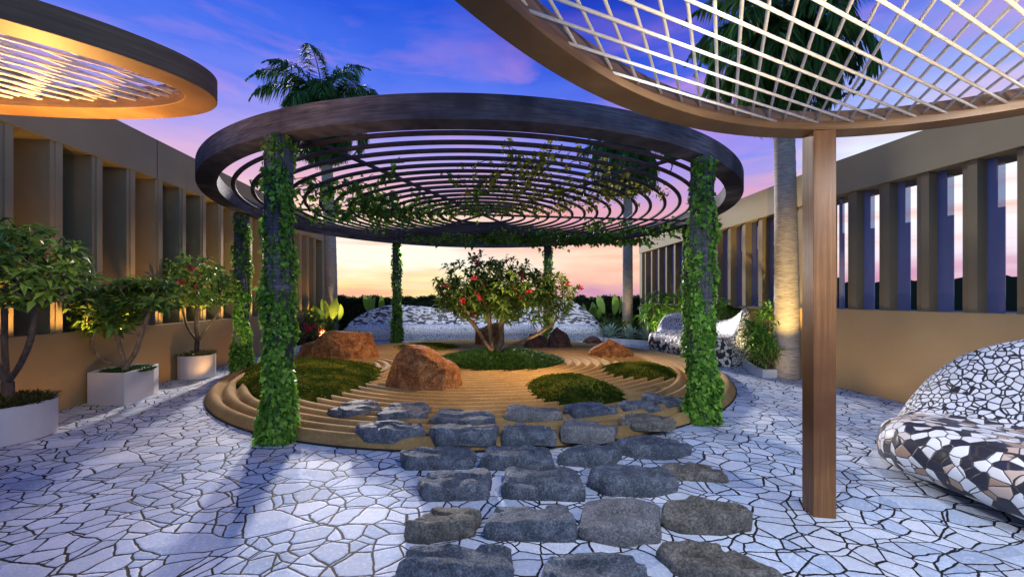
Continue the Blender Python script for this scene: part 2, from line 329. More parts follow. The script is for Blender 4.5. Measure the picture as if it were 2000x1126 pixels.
M['paddle'] = leafmat('paddle_leaf', (.06, .16, .02), (.32, .44, .06), .35); M['flower'] = leafmat('red_petal', (.40, .01, .04), (.75, .07, .13), .25)
def bark(name, c0, c1, sc3=(8, 8, 3)):
    m, nt, b = mat(name); n = noise_tex(nt, coords(nt, sc3), 3, 7, .7, .5); nt.links.new(ramp(nt, n, [(.35, c0), (.65, c1)]), b.inputs['Base Color']); b.inputs['Roughness'].default_value = .8; bump(nt, b, n, .8, .012); return m
M['bark_dark'] = bark('dark_bark', (.04, .028, .02), (.13, .09, .065)); M['bark_pale'] = bark('pale_bark', (.13, .085, .05), (.34, .25, .16))
M['bark_mid'] = bark('mid_bark', (.06, .038, .022), (.22, .15, .085)); M['palm_bark'] = bark('palm_bark', (.14, .12, .10), (.42, .38, .31), (2, 2, 26))
def glass(name, c, mirror, rough=.03, clear=0.0):
    m, nt, b = mat(name); n = noise_tex(nt, coords(nt, (.6, .6, .25), world=True), 1.2, 3)
    nt.links.new(ramp(nt, n, [(.3, tuple(x*.75 for x in c)), (.7, tuple(x*1.15 for x in c))]), b.inputs['Base Color']); b.inputs['Roughness'].default_value = rough; b.inputs['Specular IOR Level'].default_value = mirror
    if clear:
        t = node(nt, 'ShaderNodeBsdfTransparent', {'Color': (.85, .9, 1, 1)}); mxs = node(nt, 'ShaderNodeMixShader', {0: clear}); nt.links.new(b.outputs[0], mxs.inputs[1]); nt.links.new(t.outputs[0], mxs.inputs[2]); nt.links.new(mxs.outputs[0], nt.nodes['Material Output'].inputs[0])
    return m
M['glass'] = glass('blue_tinted_glass', (.15, .17, .34), .8, .06, .1); M['glass_clear'] = glass('clear_upper_glass', (.25, .32, .55), .6, .05, .55)
M['ground'] = wall_mat('dark_ground', (.05, .05, .055), .95)

# ------------------------------------------------------------------ ground, paving
def sheet(name, x0, x1, y0, y1, z, m, label=None):
    mb = MB(); mb.add([(x0,y0,z),(x1,y0,z),(x1,y1,z),(x0,y1,z)], [(0,1,2,3)]); o = mb.build(name, m); tag(o, kind='structure'); return o
sheet('ground', -900, 900, -600, 1400, -.02, M['ground'])
sheet('paving', -8.6, 7.4, -6, 17.2, 0.0, M['paving'])

# ------------------------------------------------------------------ sand garden
C0 = np.array([-.67, 9.24]); RP = 5.10
ISL = (.0, 9.15)                       # the grass island under the tree
def ripple(ph):
    t = ph - np.floor(ph); return 1 - np.abs(2*t - 1)**1.9
def sand_h(x, y):
    dx, dy = x - C0[0], y - C0[1]; r = np.hypot(dx, dy)
    wob = .02*np.sin(x*2.1 + y*1.3)
    h1 = ripple((RP - r) / .20)
    r2 = np.hypot(x + .15, (y - 9.3) * 1.1) + wob
    h2 = ripple(r2 / .205)
    sel = (r < RP - .20*5) & (dx > 1.2) & (dy > -2.4 - .25*dx)
    sel2 = (r < RP - .20*6) & (dy > 1.2)
    r3 = np.hypot(x + 4.2, (y - 8.3)) + wob; h3 = ripple(r3 / .205)
    sel3 = (r < RP - .20*5) & (dx < -.9) & (dy > -2.3) & (dy < 1.4)
    h = np.where(sel | sel2, h2, np.where(sel3, h3, h1))
    return   .03 + .095*h + .012*(1 - (r/RP)**2)
def make_sand():
    nr, na = 230, 1000; r = np.linspace(0, RP, nr)[1:]; a = np.linspace(0, 2*np.pi, na, endpoint=False)
    rr, aa = np.meshgrid(r, a, indexing='ij'); x = C0[0] + rr*np.cos(aa); y = C0[1] + rr*np.sin(aa); z = sand_h(x, y); z[-1] = .03
    v = np.c_[x.ravel(), y.ravel(), z.ravel()]
    # skirt down to the paving
    v = np.vstack([v, np.c_[C0[0]+(RP+.004)*np.cos(a), C0[1]+(RP+.004)*np.sin(a), np.full(na, -.01)]])
    i = np.arange(nr-1)[:, None]*na; j = np.arange(na)[None]; j2 = (j+1) % na
    q = np.stack([i+j, i+na+j, i+na+j2, i+j2], -1).reshape(-1, 4)
    o = npobj('sand_garden', v, q, M['sand'], smooth=True)
    mb = MB(); n = 12     # centre disc lies under the island
    return o
tag(make_sand(), kind='structure')
# thin dark steel edging round the sand
def ring_mesh(mb, c, r0, r1, z0, z1, n=160):
    vs = []; fs = []
    for k in range(n):
        a = 2*math.pi*k/n; ca, sa = math.cos(a), math.sin(a)
        vs += [(c[0]+r0*ca, c[1]+r0*sa, z0), (c[0]+r1*ca, c[1]+r1*sa, z0), (c[0]+r1*ca, c[1]+r1*sa, z1), (c[0]+r0*ca, c[1]+r0*sa, z1)]
    for k in range(n):
        a = 4*k; b = 4*((k+1) % n)
        for i in range(4):
            j = (i+1) % 4; fs.append((a+i, b+i, b+j, a+j))
    mb.add(vs, fs)
mb = MB(); ring_mesh(mb, C0, RP+.006, RP+.018, -.01, .02, 260)
tag(mb.build('garden_edging', M['dark']), 'thin dark edging strip running all the way round the raked sand circle', 'edging')

# ------------------------------------------------------------------ leaf builders
rng = np.random.default_rng(7)
def unit(a): return a / np.maximum(np.linalg.norm(a, axis=-1, keepdims=True), 1e-9)
def leaves(P, D, N, L, W, tint, kind='lance', droop=.15):
    """P positions, D directions, N approx normals, L lengths, W widths -> (v, f, tint)"""
    P = np.asarray(P, float); D = unit(np.asarray(D, float)); S = unit(np.cross(D, N)); U = np.cross(S, D)
    L = np.broadcast_to(np.asarray(L, float), len(P))[:, None]; W = np.broadcast_to(np.asarray(W, float), len(P))[:, None]
    dn = np.array([0, 0, -1.0])
    if kind == 'lance':
        m = P + D*L*.5 + U*L*.06 ; t = P + D*L + dn*L*droop
        q = [P, m - S*W*.5 + U*W*.14, m, m + S*W*.5 + U*W*.14, t]; tri = [(0,3,2),(0,2,1),(2,3,4),(1,2,4)]
    elif kind == 'heart':
        m = P + D*L*.32; t = P + D*L + dn*L*droop
        q = [P, m - S*W*.52 + U*W*.12, P + D*L*.5, m + S*W*.52 + U*W*.12, t]; tri = [(0,3,2),(0,2,1),(2,3,4),(1,2,4)]
    elif kind == 'blade':
        m = P + D*L*.55; t = P + D*L + dn*L*droop
        q = [P - S*W*.5, P + S*W*.5, m + S*W*.4, m - S*W*.4, t]; tri = [(0,1,2),(0,2,3),(3,2,4)]
    k = len(q); v = np.stack(q, 1).reshape(-1, 3); base = (np.arange(len(P))*k)[:, None, None]
    f = (base + np.array(tri)[None]).reshape(-1, 3)
    return v, f, np.repeat(np.asarray(tint), k)
def join(parts):
    vs, fs, ts, n = [], [], [], 0
    for v, f, t in parts:
        vs.append(v); fs.append(f + n); ts.append(t); n += len(v)
    return np.vstack(vs), np.vstack(fs), np.concatenate(ts)
def leafobj(name, parts, m, parent=None):
    v, f, t = join(parts) if isinstance(parts, list) else parts
    return npobj(name, v, f, m, parent, attr=t)
def rdirs(n, up=0.0):
    d = rng.normal(size=(n, 3)); d[:, 2] += up; return unit(d)

def grass_patch(name, cx, cy, rx, ry, z, n, h, m, lean=.5, zf=None, w=.012):
    a = rng.uniform(0, 2*np.pi, n); q = np.sqrt(rng.uniform(0, 1, n)); x = cx + rx*q*np.cos(a); y = cy + ry*q*np.sin(a)
    zz = np.full(n, z) if zf is None else zf(x, y)
    D = np.c_[rng.normal(0, lean, n) + .25*np.cos(a)*q, rng.normal(0, lean, n) + .25*np.sin(a)*q, np.ones(n)]
    L = h*rng.uniform(.55, 1.15, n); v, f, t = leaves(np.c_[x, y, zz], D, rdirs(n), L, w*rng.uniform(.7, 1.4, n), rng.uniform(0, 1, n)**1.5, 'blade', .25)
    return leafobj(name, (v, f, t), m)

# ------------------------------------------------------------------ mossy mounds and grass island
def mound(outline, h, label):
    """outline: list of pixels on the sand of the photograph; smooth dome inside it"""
    P = [gp(px, py, .06) for px, py in outline]; c = sum((p for p in P), Vector()) / len(P)
    ang = np.array([math.atan2(p.y-c.y, p.x-c.x) for p in P]); rad = np.array([math.hypot(p.x-c.x, p.y-c.y) for p in P]); o = np.argsort(ang); ang, rad = ang[o], rad[o]
    na, nr = 96, 26; a = np.linspace(-np.pi, np.pi, na, endpoint=False); rr = np.interp(a, np.r_[ang-2*np.pi, ang, ang+2*np.pi], np.tile(rad, 3))
    rr = np.convolve(np.r_[rr[-3:], rr, rr[:3]], np.ones(7)/7, 'valid')
    v = [(0, 0, 0)]; v = []; 
    for i in range(nr):
        t = (i + 1) / nr
        for k in range(na):
            x = c.x + rr[k]*t*math.cos(a[k]); y = c.y + rr[k]*t*math.sin(a[k])
            z = .045 + h*(1 - t**2.2)**.8 + .035*mnoise.noise(Vector((x*3, y*3, 1)))*(1-t) + .012*mnoise.noise(Vector((x*14, y*14, 1)))*(1-t*.7)
            v.append((x, y, z if i < nr-1 else -.0))
    v.append((c.x, c.y, .045 + h)); f = []
    for i in range(nr-1):
        for k in range(na):
            f.append((i*na+k, (i+1)*na+k, (i+1)*na+(k+1) % na, i*na+(k+1) % na))
    mb = MB(); mb.add(v, f + [(len(v)-1, k, (k+1) % na) for k in range(na)]); ob = mb.build('moss_mound', M['moss'], smooth=True)
    n = 5200; q = rng.integers(0, len(v)-1-na, n); P = np.array(v)[q]+rng.normal(0, .02, (n, 3))*[1, 1, .2]; D_ = rng.normal(0, .6, (n, 3))+[0, 0, .8]
    tv = np.array([mnoise.noise(Vector((p[0]*2.2, p[1]*2.2, 3))) for p in P])
    mt = leafobj('moss_tufts', leaves(P, D_, rdirs(n),   .030*rng.uniform(.5, 1.4, n), .020, np.clip(.35+tv*1.3+rng.normal(0, .15, n), 0, 1), 'blade', .2), M['moss_tuft'])
    recentre(ob, (c.x, c.y, 0)); mt.data.transform(Matrix.Translation((-c.x, -c.y, 0))); mt.parent = ob; tag(ob, label, 'mound', 'mossy mounds on the raked sand'); return ob
mound([(486,716),(530,700),(610,704),(700,712),(752,722),(752,735),(720,760),(680,776),(640,792),(590,798),(530,792),(492,765),(478,738)], .29, 'largest dark green mossy mound behind the ivy post on the left side of the sand')
mound([(1030,752),(1060,740),(1120,738),(1180,756),(1232,782),(1205,796),(1120,800),(1060,792),(1033,770)], .26, 'yellowish green mossy mound in the middle of the sand right behind the stepping stones')
mound([(1170,726),(1210,712),(1270,712),(1318,728),(1322,741),(1270,748),(1200,742)], .19, 'low mossy mound near the right ivy post in front of the small rust boulder')
mound([(755,684),(790,672),(850,670),(905,675),(900,690),(820,696)], .12, 'flat mossy mound behind the central boulder in front of the wavy bench')
mb_i = MB()
def island():
    n = 26000; a = rng.uniform(0, 2*np.pi, n); q = np.sqrt(rng.uniform(0, 1, n)); x = -.30 + 1.42*q*np.cos(a); y = 9.3 + 1.15*q*np.sin(a)
    z = .06 + .20*(1-q**2); D = np.c_[rng.normal(0, .5, n)+.5*np.cos(a)*q, rng.normal(0, .5, n)+.5*np.sin(a)*q, np.ones(n)]
    p = leaves(np.c_[x, y, z], D, rdirs(n), .20*rng.uniform(.5, 1.3, n), .016*rng.uniform(.7, 1.5, n), rng.uniform(0, 1, n)**1.6, 'blade', .25)
    o = leafobj('grass_island', p, M['grass']); tag(o, 'tufted dark green grass island round the foot of the central flowering tree', 'grass', kind='stuff')
    mb = MB(); vs = [(-.3, 9.3, .19)]; m = 60
    for i, (t, zz) in enumerate(((.5, .16), (1.0, .0))):
        for k in range(m): vs.append((-.3+1.42*t*math.cos(2*math.pi*k/m), 9.3+1.15*t*math.sin(2*math.pi*k/m), zz))
    fs = [(0, 1+k, 1+(k+1) % m) for k in range(m)] + [(1+k, 1+m+k, 1+m+(k+1) % m, 1+(k+1) % m) for k in range(m)]
    mb.add(vs, fs); tag(mb.build('island_soil', M['soil'], smooth=True), kind='structure')
island()

# ------------------------------------------------------------------ boulders
def boulder(name, x0, x1, ybase, prof, depth, m, label, seed, rough=.10):
    """prof: list of (fraction across, silhouette pixel row); base row gives the distance"""
    import bmesh
    p0 = gp(x0, ybase, .05); p1 = gp(x1, ybase, .05); yb = p0.y + depth*.5; k = yb/p0.y
    cx = (p0.x+p1.x)/2*k; a = abs(p1.x-p0.x)/2*k; bm = bmesh.new(); bmesh.ops.create_icosphere(bm, subdivisions=6, radius=1.0)
    fr = np.array([q[0] for q in prof]); zt = np.array([1.6 - (q[1]-581)/780.0*yb for q in prof])
    rs = random.Random(seed); pl = []
    for _ in range(22):
        d = Vector((rs.gauss(0,1), rs.gauss(0,1), rs.gauss(0,.8))).normalized(); d.z = abs(d.z)*.8; d.normalize(); pl.append((d, rs.uniform(.80, .97)))
    for v in bm.verts:
        d = v.co.normalized(); t = min(1, max(0, (math.copysign(abs(d.x)**.85, d.x)+1)/2)); h = float(np.interp(t, fr, zt)); env = math.sqrt(max(1e-4, 1-d.x**2))
        cz, cy_ = d.z/env, d.y/env; f_ = min(1, env*1.9)**.8
        z = h*math.copysign(abs(cz)**.75, cz)*(1 if cz > 0 else .12)*f_; y = math.copysign(abs(cy_)**.85, cy_)*depth/2*min(1, env*1.15)**.7
        p = Vector(((2*t-1)*a, y, z)); nd = Vector((d.x*a, d.y*depth/2, d.z*h)).normalized()
        u = Vector((p.x/a, p.y/(depth/2), p.z/max(zt))); 
        for nn, off in pl:
            e = u.dot(nn)
            if e > off: u -= nn*(e-off)*.92
        p = Vector((u.x*a, u.y*depth/2, u.z*max(zt))); q = p.copy()
        p += nd*(rough*.35*mnoise.fractal(q*1.6 + Vector((seed, 0, 0)), .9, 2.0, 2) - .035*abs(mnoise.noise(q*4.5 + Vector((seed, 7, 0)))) + .014*mnoise.fractal(q*10 + Vector((seed, 3, 0)), .7, 2.1, 4))*(.35+.65*f_)
        v.co = p
    me = bpy.data.meshes.new(name); bm.to_mesh(me); bm.free(); me.materials.append(m); me.polygons.foreach_set('use_smooth', [True]*len(me.polygons))
    o = bpy.data.objects.new(name, me); col.objects.link(o); o.location = (cx, yb, .03)
    return tag(o, label, 'boulder', 'boulders in the sand garden')
boulder('boulder', 574, 750, 708, [(0, 692), (.12, 672), (.25, 668), (.36, 648), (.45, 643), (.62, 648), (.8, 649), (.93, 664), (1, 690)], 1.0, M['boulder'], 'long golden rust boulder with a sloping left end at the rear left of the sand', 3)
boulder('boulder', 754, 914, 774, [(0, 700), (.06, 688), (.22, 674), (.45, 676), (.6, 690), (.72, 706), (.86, 722), (1, 742)], 1.05, M['boulder'], 'biggest golden brown boulder standing in front of the grass island', 11, .12)
boulder('boulder', 925, 988, 678, [(0, 650), (.1, 634), (.3, 631), (.8, 632), (1, 640)], .7, M['boulder'], 'squarish brown boulder directly behind the central tree trunk', 5)
boulder('boulder', 1060, 1120, 684, [(0, 660), (.2, 646), (.45, 638), (.7, 644), (.9, 664), (1, 678)], .8, M['boulder_dark'], 'dark humped boulder against the bench, right of the central tree', 8)
boulder('boulder', 1020, 1072, 684, [(0, 665), (.25, 648), (.5, 652), (.8, 656), (1, 668)], .6, M['boulder_dark'], 'small dark reddish boulder immediately left of the dark humped one', 9)
boulder('boulder', 1143, 1240, 703, [(0, 668), (.3, 662), (.55, 665), (.8, 678), (1, 694)], .7, M['boulder'], 'low rust coloured boulder on the right of the sand near the silver agaves', 14)
boulder('boulder', 1136, 1180, 674, [(0, 666), (.3, 658), (.6, 657), (1, 664)], .5, M['boulder_dark'], 'smallest flat dark rock just behind the low rust boulder', 17)

# ------------------------------------------------------------------ stepping stones
def stone(x0, x1, y0, y1, h, shape, seed, m, label):
    if y1 < 867: h *= 1.3
    import bmesh
    base = .095 if y1 < 867 else 0.0
    yf = 780*(1.6-base)/(y1-581); yb = 780*(1.6-base-h)/(y0-581); yc = (yf+yb)/2; b = max(.12, (yb-yf)/2)
    cx = ((x0+x1)/2-1000)/780*yc; ax = (x1-x0)/2/780*yc*1.06; b *= 1.06
    rs = random.Random(seed); bm = bmesh.new(); n = 72; nr = 18
    S = shape; ang = [math.atan2(q[1], q[0]) for q in S]
    def rad(t):                         # distance to polygon along angle t
        best = 9
        for i in range(len(S)):
            p, q = S[i], S[(i+1) % len(S)]; ex, ey = q[0]-p[0], q[1]-p[1]; c, s = math.cos(t), math.sin(t)
            den = c*ey - s*ex
            if abs(den) < 1e-9: continue
            k = (p[0]*ey - p[1]*ex)/den; w = (p[0]*s - p[1]*c)/den
            if k > 0 and -1e-6 <= w <= 1+1e-6: best = min(best, k)
        return best
    rr = [rad(2*math.pi*k/n) for k in range(n)]
    rr = [(rr[k-1] + 2*rr[k] + rr[(k+1) % n])/4 for k in range(n)]
    rr = [r*(1 + .035*mnoise.noise(Vector((math.cos(2*math.pi*k/n)*2.5+seed, math.sin(2*math.pi*k/n)*2.5, 0))) + .02*mnoise.noise(Vector((math.cos(2*math.pi*k/n)*8+seed, math.sin(2*math.pi*k/n)*8, 0)))) for k, r in enumerate(rr)]
    tx, ty = rs.uniform(-.12, .12), rs.uniform(-.16, .04); sc_ = max(ax, b)
    def top(x, y):
        q = Vector((x*2.3+seed*3.1, y*2.3, seed)); e = h*(.86 + tx*x/ax + ty*y/b) + .03*h/.12*mnoise.fractal(q, .9, 2.0, 3)
        led = mnoise.noise(Vector((x*1.3/ax + seed*2, y*2.2/b, 4.4))); e -= (.028 if led > .12 else 0.0)     # a cleft ledge
        return e + .008*mnoise.fractal(Vector((x*16, y*16, seed)), .7, 2, 3)
    rings = []
    for i in range(nr):
        t = (i+1)/nr; ring = []
        for k in range(n):
            a = 2*math.pi*k/n; x = math.cos(a)*rr[k]*ax*t*.95; y = math.sin(a)*rr[k]*b*t*.95
            ring.append(bm.verts.new((x, y, top(x, y) - .008*max(0, (t-.9)/.1)**2)))
        rings.append(ring)
    for j, (sc2, zf) in enumerate(((.972, .90), (.99, .62), (1.0, .35), (.98, .1), (.96, -.25))):
        ring = []
        for k in range(n):
            a = 2*math.pi*k/n; x = math.cos(a)*rr[k]*ax*sc2; y = math.sin(a)*rr[k]*b*sc2
            jn = 1 + .05*mnoise.fractal(Vector((x*9, y*9, zf*3+seed)), .8, 2, 3); zt = top(x*.95, y*.95) - .008
            ring.append(bm.verts.new((x*jn, y*jn, zt*zf)))
        rings.append(ring)
    c = bm.verts.new((0, 0, top(0, 0)))
    for k in range(n): bm.faces.new((c, rings[0][k], rings[0][(k+1) % n]))
    for i in range(len(rings)-1):
        for k in range(n): bm.faces.new((rings[i][k], rings[i+1][k], rings[i+1][(k+1) % n], rings[i][(k+1) % n]))
    me = bpy.data.meshes.new('stepping_stone'); bm.to_mesh(me); bm.free(); me.materials.append(m)
    me.polygons.foreach_set('use_smooth', [True]*len(me.polygons)); me.update()
    try: me.set_sharp_from_angle(angle=R(34))
    except Exception: pass
    o = bpy.data.objects.new('stepping_stone', me); col.objects.link(o); o.location = (cx, yc, base)
    tag(o, label, 'stepping stone', 'dark stepping stones leading to the sand garden')
Q4 = [(-1,-.8),(1,-1),(.9,.9),(-.85,1)]; TRAP = [(-1,-.55),(-.1,-1),(.75,-.75),(1,.35),(.3,.95),(-.65,1)]; SLANT = [(-.7,-1),(.95,-.85),(1,.3),(.75,1),(-.55,.95),(-1,.1)]
TRI = [(-1,.2),(-.85,-.6),(1,-1),(.7,.1),(.2,.9),(-.7,1)]; HEX = [(-1,0),(-.6,-.8),(.2,-1),(1,-.4),(.8,.5),(.1,1),(-.7,.85)]; ROCK = [(-1,-.2),(-.75,-.85),(.2,-1),(.95,-.55),(1,.1),(.6,.85),(-.3,1),(-.9,.6)]
DIAG = [(-1,.7),(-.45,-.3),(.35,-1),(1,-.85),(.95,-.2),(0,.8),(-.7,1)]; DRAG = [(-1,-.6),(-.55,.5),(-.3,1),(.95,.8),(1,.2),(.55,-.9),(-.1,-1)]
D, P_, B_ = M['slate'], M['slate_pale'], M['slate_brown']
ST = [
 (650,735,778,815,.09,DRAG,1,D,'leftmost stepping stone of the back row, a narrow grey slab beside the left mossy mound'),
 (738,838,783,822,.09,SLANT,2,D,'thin cleft blue grey stepping stone of the back row, right below the biggest boulder'),
 (845,966,795,832,.09,Q4,3,D,'wide flat grey stepping stone third from left in the back row on the sand'),
 (987,1092,785,825,.10,Q4,4,P_,'speckled light grey stepping stone at the middle of the back row on the sand'),
 (1103,1203,780,816,.10,ROCK,5,D,'rounded grey stepping stone in the back row touching the middle mossy mound'),
 (1208,1286,777,804,.08,TRI,6,D,'small wedge shaped stepping stone right of the middle mossy mound'),
 (1262,1345,763,799,.09,DIAG,7,D,'farthest right thin slanted stepping stone beside the right ivy post'),
 (697,830,816,861,.10,HEX,8,D,'leftmost kite shaped dark blue stepping stone of the second row on the sand'),
 (840,969,820,866,.11,SLANT,9,D,'layered dark blue stepping stone second from left in the second row'),
 (983,1083,824,865,.10,Q4,10,D,'grey brown stepping stone in the middle of the second row on the sand'),
 (1092,1206,812,862,.11,TRAP,11,P_,'pale grey pentagonal stepping stone in the second row on the sand'),
 (1212,1316,803,839,.10,HEX,12,B_,'rightmost dark oval stepping stone of the second row near the right ivy post'),
 (782,927,865,918,.13,SLANT,13,D,'left stone of the third row straddling the edge of the sand'),
 (942,1078,862,921,.14,Q4,14,D,'thick square stone of the third row at the sand edge, second from left'),
 (1086,1214,860,913,.13,DRAG,15,D,'tapering grey stone third from left at the sand edge'),
 (1200,1344,845,898,.13,HEX,16,D,'rightmost broad stone of the row just off the sand edge'),
 (817,957,905,979,.15,SLANT,17,D,'split layered stone at the left of the fourth row on the paving'),
 (981,1134,903,979,.15,Q4,18,D,'heavy saddle shaped dark stone in the middle of the fourth row'),
 (1154,1316,897,971,.15,ROCK,19,D,'large rounded boulder like stone of the fourth row with pale streaks'),
 (1295,1408,895,943,.09,TRI,20,B_,'flat triangular brown stone at the far right of the path'),
 (799,938,976,1063,.13,[(-1,-.8),(-.4,-1),(.8,-.45),(1,.8),(.5,1),(-.3,.9)],31,B_,'brownish five sided stone at the left of the fifth row'),
 (950,1118,974,1059,.14,Q4,22,D,'dark square stone with a curved front in the middle of the fifth row'),
 (1127,1293,966,1068,.14,TRAP,23,P_,'lightest grey stone of the path, a big pale diamond in the fifth row'),
 (1296,1460,970,1041,.15,ROCK,24,B_,'knobbly olive brown stone at the right of the fifth row'),
 (785,1000,1050,1150,.14,Q4,25,D,'nearest dark stone at the bottom left of the path, cut by the photo edge'),
 (1060,1258,1062,1170,.13,ROCK,26,D,'nearest speckled stone in the middle at the bottom of the path'),
 (1295,1492,1043,1165,.13,[(-.95,.9),(-.3,1),(.35,.75),(1,-1),(-.2,-1),(-.75,0)],27,B_,'nearest grey brown streaked stone at the bottom right of the path')]
for s in ST: stone(*s)

# ------------------------------------------------------------------ pergola
PC = Vector((-.67, 9.24, 0)); PR = 5.22
pg = thing('pergola', 'large round dark timber pergola of concentric rings on six ivy covered posts', 'pergola', loc=PC)
def rel(o, root): o.parent = root; o.matrix_parent_inverse = Matrix.Translation(-root.location); return o
mb = MB(); ring_mesh(mb, PC, PR-.27, PR, 3.40, 3.665, 256); rel(mb.build('ring_beam', M['dark_wood'], bevel=.006), pg)
for k in range(16):
    r = .69 + .27*k; mb = MB(); n = 96 if r < 2 else 160
    sec = [(.032*math.cos(a)*1.1, .028*math.sin(a)) for a in [2*math.pi*i/8+.39 for i in range(8)]]
    vs = []; fs = []
    for j in range(n):
        a = 2*math.pi*j/n
        for (dr, dz) in sec: vs.append((PC.x+(r+dr)*math.cos(a), PC.y+(r+dr)*math.sin(a), 3.455+dz))
    for j in range(n):
        for i in range(8): fs.append((j*8+i, ((j+1) % n)*8+i, ((j+1) % n)*8+(i+1) % 8, j*8+(i+1) % 8))
    mb.add(vs, fs); rel(mb.build('ring_bar', M['rod_wood'], smooth=True), pg)
for deg in (8, 68, 128):
    mb = MB(); Mx = Matrix.Translation(PC) @ Matrix.Rotation(R(deg), 4, 'Z'); mb.box(-PR+.2, PR-.2, -.022, .022, 3.492 + .001*deg/60, 3.535 + .001*deg/60, Mx); rel(mb.build('spoke', M['rod_wood']), pg)
POSTS = []
for i, deg in enumerate((-112.2, -52.6, 8, 68, 128, 188)):
    r = PR-.075; p = Vector((PC.x+r*math.cos(R(deg)), PC.y+r*math.sin(R(deg)), 0)); POSTS.append(p)
    mb = MB(); Mx = Matrix.Translation(p) @ Matrix.Rotation(R(deg) if i > 1 else R(deg+90+45*0), 4, 'Z')
    mb.box(-.105, .105, -.105, .105, 0, 3.398, Mx); mb.box(-.125, .125, -.04, .04, 0, 3.396, Mx); mb.box(-.04, .04, -.125, .125, 0, 3.394, Mx)
    rel(mb.build('post', M['dark_wood'], bevel=.006), pg)
# ivy on each post
ivl = ['dense green ivy climbing the front left pergola post, nearest to the camera', 'bright green ivy climbing the front right pergola post', 'ivy on the rear right pergola post behind the front right one',
       'thin ivy on the back right pergola post beside the dark humped boulder', 'thin ivy on the back left pergola post in front of the wavy bench', 'yellow lit ivy on the left pergola post nearest the wall']
def ivy(p, label, n, seed, lsz, z1=3.38):
    g = np.random.default_rng(seed); z = g.uniform(.0, z1, n) ; z = np.where(g.random(n) < .30, z*.5, z)
    a = g.uniform(0, 2*np.pi, n); side = .118 + .025*np.sin(z*3.1+a*2+seed) + .02*np.sin(z*9+seed*2+a)+ g.uniform(-.03, .035, n) + .05*np.clip(1-z/1.0, 0, 1)
    sq = 1/np.maximum(np.abs(np.cos(a)), np.abs(np.sin(a))); rad = side*(.55+.45*sq)*.92
    # thinning near the top and in patches where the timber shows
    dens = np.sin(a*1.0+seed*1.7+z*.9)*.5 + np.sin(z*4+seed)*.22; keep = (g.random(n) > np.clip((z-2.2)/2.0, 0, .45)*(dens > -.1)) ; keep &= ~((dens > .95))
    z, a, rad = z[keep], a[keep], rad[keep]; n = len(z)
    P = np.c_[p.x+rad*np.cos(a), p.y+rad*np.sin(a), z]; out = np.c_[np.cos(a), np.sin(a), np.zeros(n)]
    Dv = out*g.uniform(.1, .8, (n, 1)) + g.normal(0, .45, (n, 3)) + np.array([0, 0, -.75]); L = lsz*g.uniform(.45, 1.5, n)
    t = g.uniform(0, 1, n)**1.7
    o = leafobj('climbing_ivy', leaves(P, Dv, out + g.normal(0, .35, (n, 3)), L, L*.95, t, 'heart', .12), M['ivy'])
    recentre(o, p); tag(o, label, 'ivy', 'ivy climbing the pergola posts'); return o
for i, p in enumerate(POSTS): ivy(p, ivl[i], (9500, 9500, 5600, 4200, 4200, 6800)[i], 20+i, (.048, .05, .058, .06, .06, .052)[i])
# vines over the rings
def vine(name, label, blobs, n, m, lsz, seed, tendrils=20):
    g = np.random.default_rng(seed); root = thing(name, label, 'vine', 'vines spreading over the pergola roof', loc=(blobs[0][0], blobs[0][1], 3.4)); mb = MB(); Ps = []
    for (bx, by, rx, ry, hang, w) in blobs:
        nt = max(3, int(tendrils*w))
        for _ in range(nt):
            p = np.array([bx+g.normal(0, rx*.5), by+g.normal(0, ry*.5), 3.50]); d = g.uniform(0, 2*np.pi); pts = []
            for s in range(16):
                pts.append(p.copy()); d += g.normal(0, .35); p = p + np.array([math.cos(d)*rx*.16, math.sin(d)*ry*.16, 0]); p[2] = 3.49 + .05*math.sin(s*1.7+d) - hang*max(0, (s-9)/7)*g.uniform(0, .5)
            pts = np.array(pts); mb.tube(pts, .006, 4)
            k = int(n*w/nt); u = g.uniform(0, 15, k); i0 = np.minimum(u.astype(int), 14); fr_ = (u-i0)[:, None]; q = pts[i0]*(1-fr_)+pts[i0+1]*fr_
            q = q + g.normal(0, 1, (k, 3))*np.array([rx*.07, ry*.07, .045]) - np.array([0, 0, 1])*(g.random((k, 1))**2)*hang; Ps.append(q)
    P = np.vstack(Ps); k = len(P); L = lsz*g.uniform(.5, 1.3, k); Dv = g.normal(0, .7, (k, 3)) + np.array([0, 0, -.5])
    rel(mb.build('stem', M['bark_dark']), root); rel(leafobj('foliage', leaves(P, Dv, g.normal(0, .6, (k, 3))+np.array([0, 0, 1]), L, L*.85, g.uniform(0, 1, k)**1.5, 'heart', .1), m), root)
    return root
vine('roof_vine', 'dark green vine matted over the left half of the pergola rings', [(-2.6, 7.0, .8, .8, .12, .4), (-1.7, 8.0, 1.1, .8, .12, .45), (-2.9, 8.9, 1.2, .7, .08, .35)], 1500, M['vine'], .11, 31, 26)
vine('roof_vine', 'yellow green vine draped over the rings right of the pergola centre', [(.15, 5.9, .55, .5, .14, .35), (.7, 6.9, .8, .6, .06, .35), (1.1, 7.6, .7, .6, .06, .25)], 1100, M['vine_gold'], .09, 32, 24)
vine('roof_vine', 'thick dark vine hanging along the back rim of the pergola roof', [(-1.4, 12.4, 1.4, .6, .1, .35), (.7, 12.6, 1.5, .6, .12, .5), (2.6, 11.4, 1.3, .8, .08, .4)], 2700, M['vine'], .13, 33, 36)

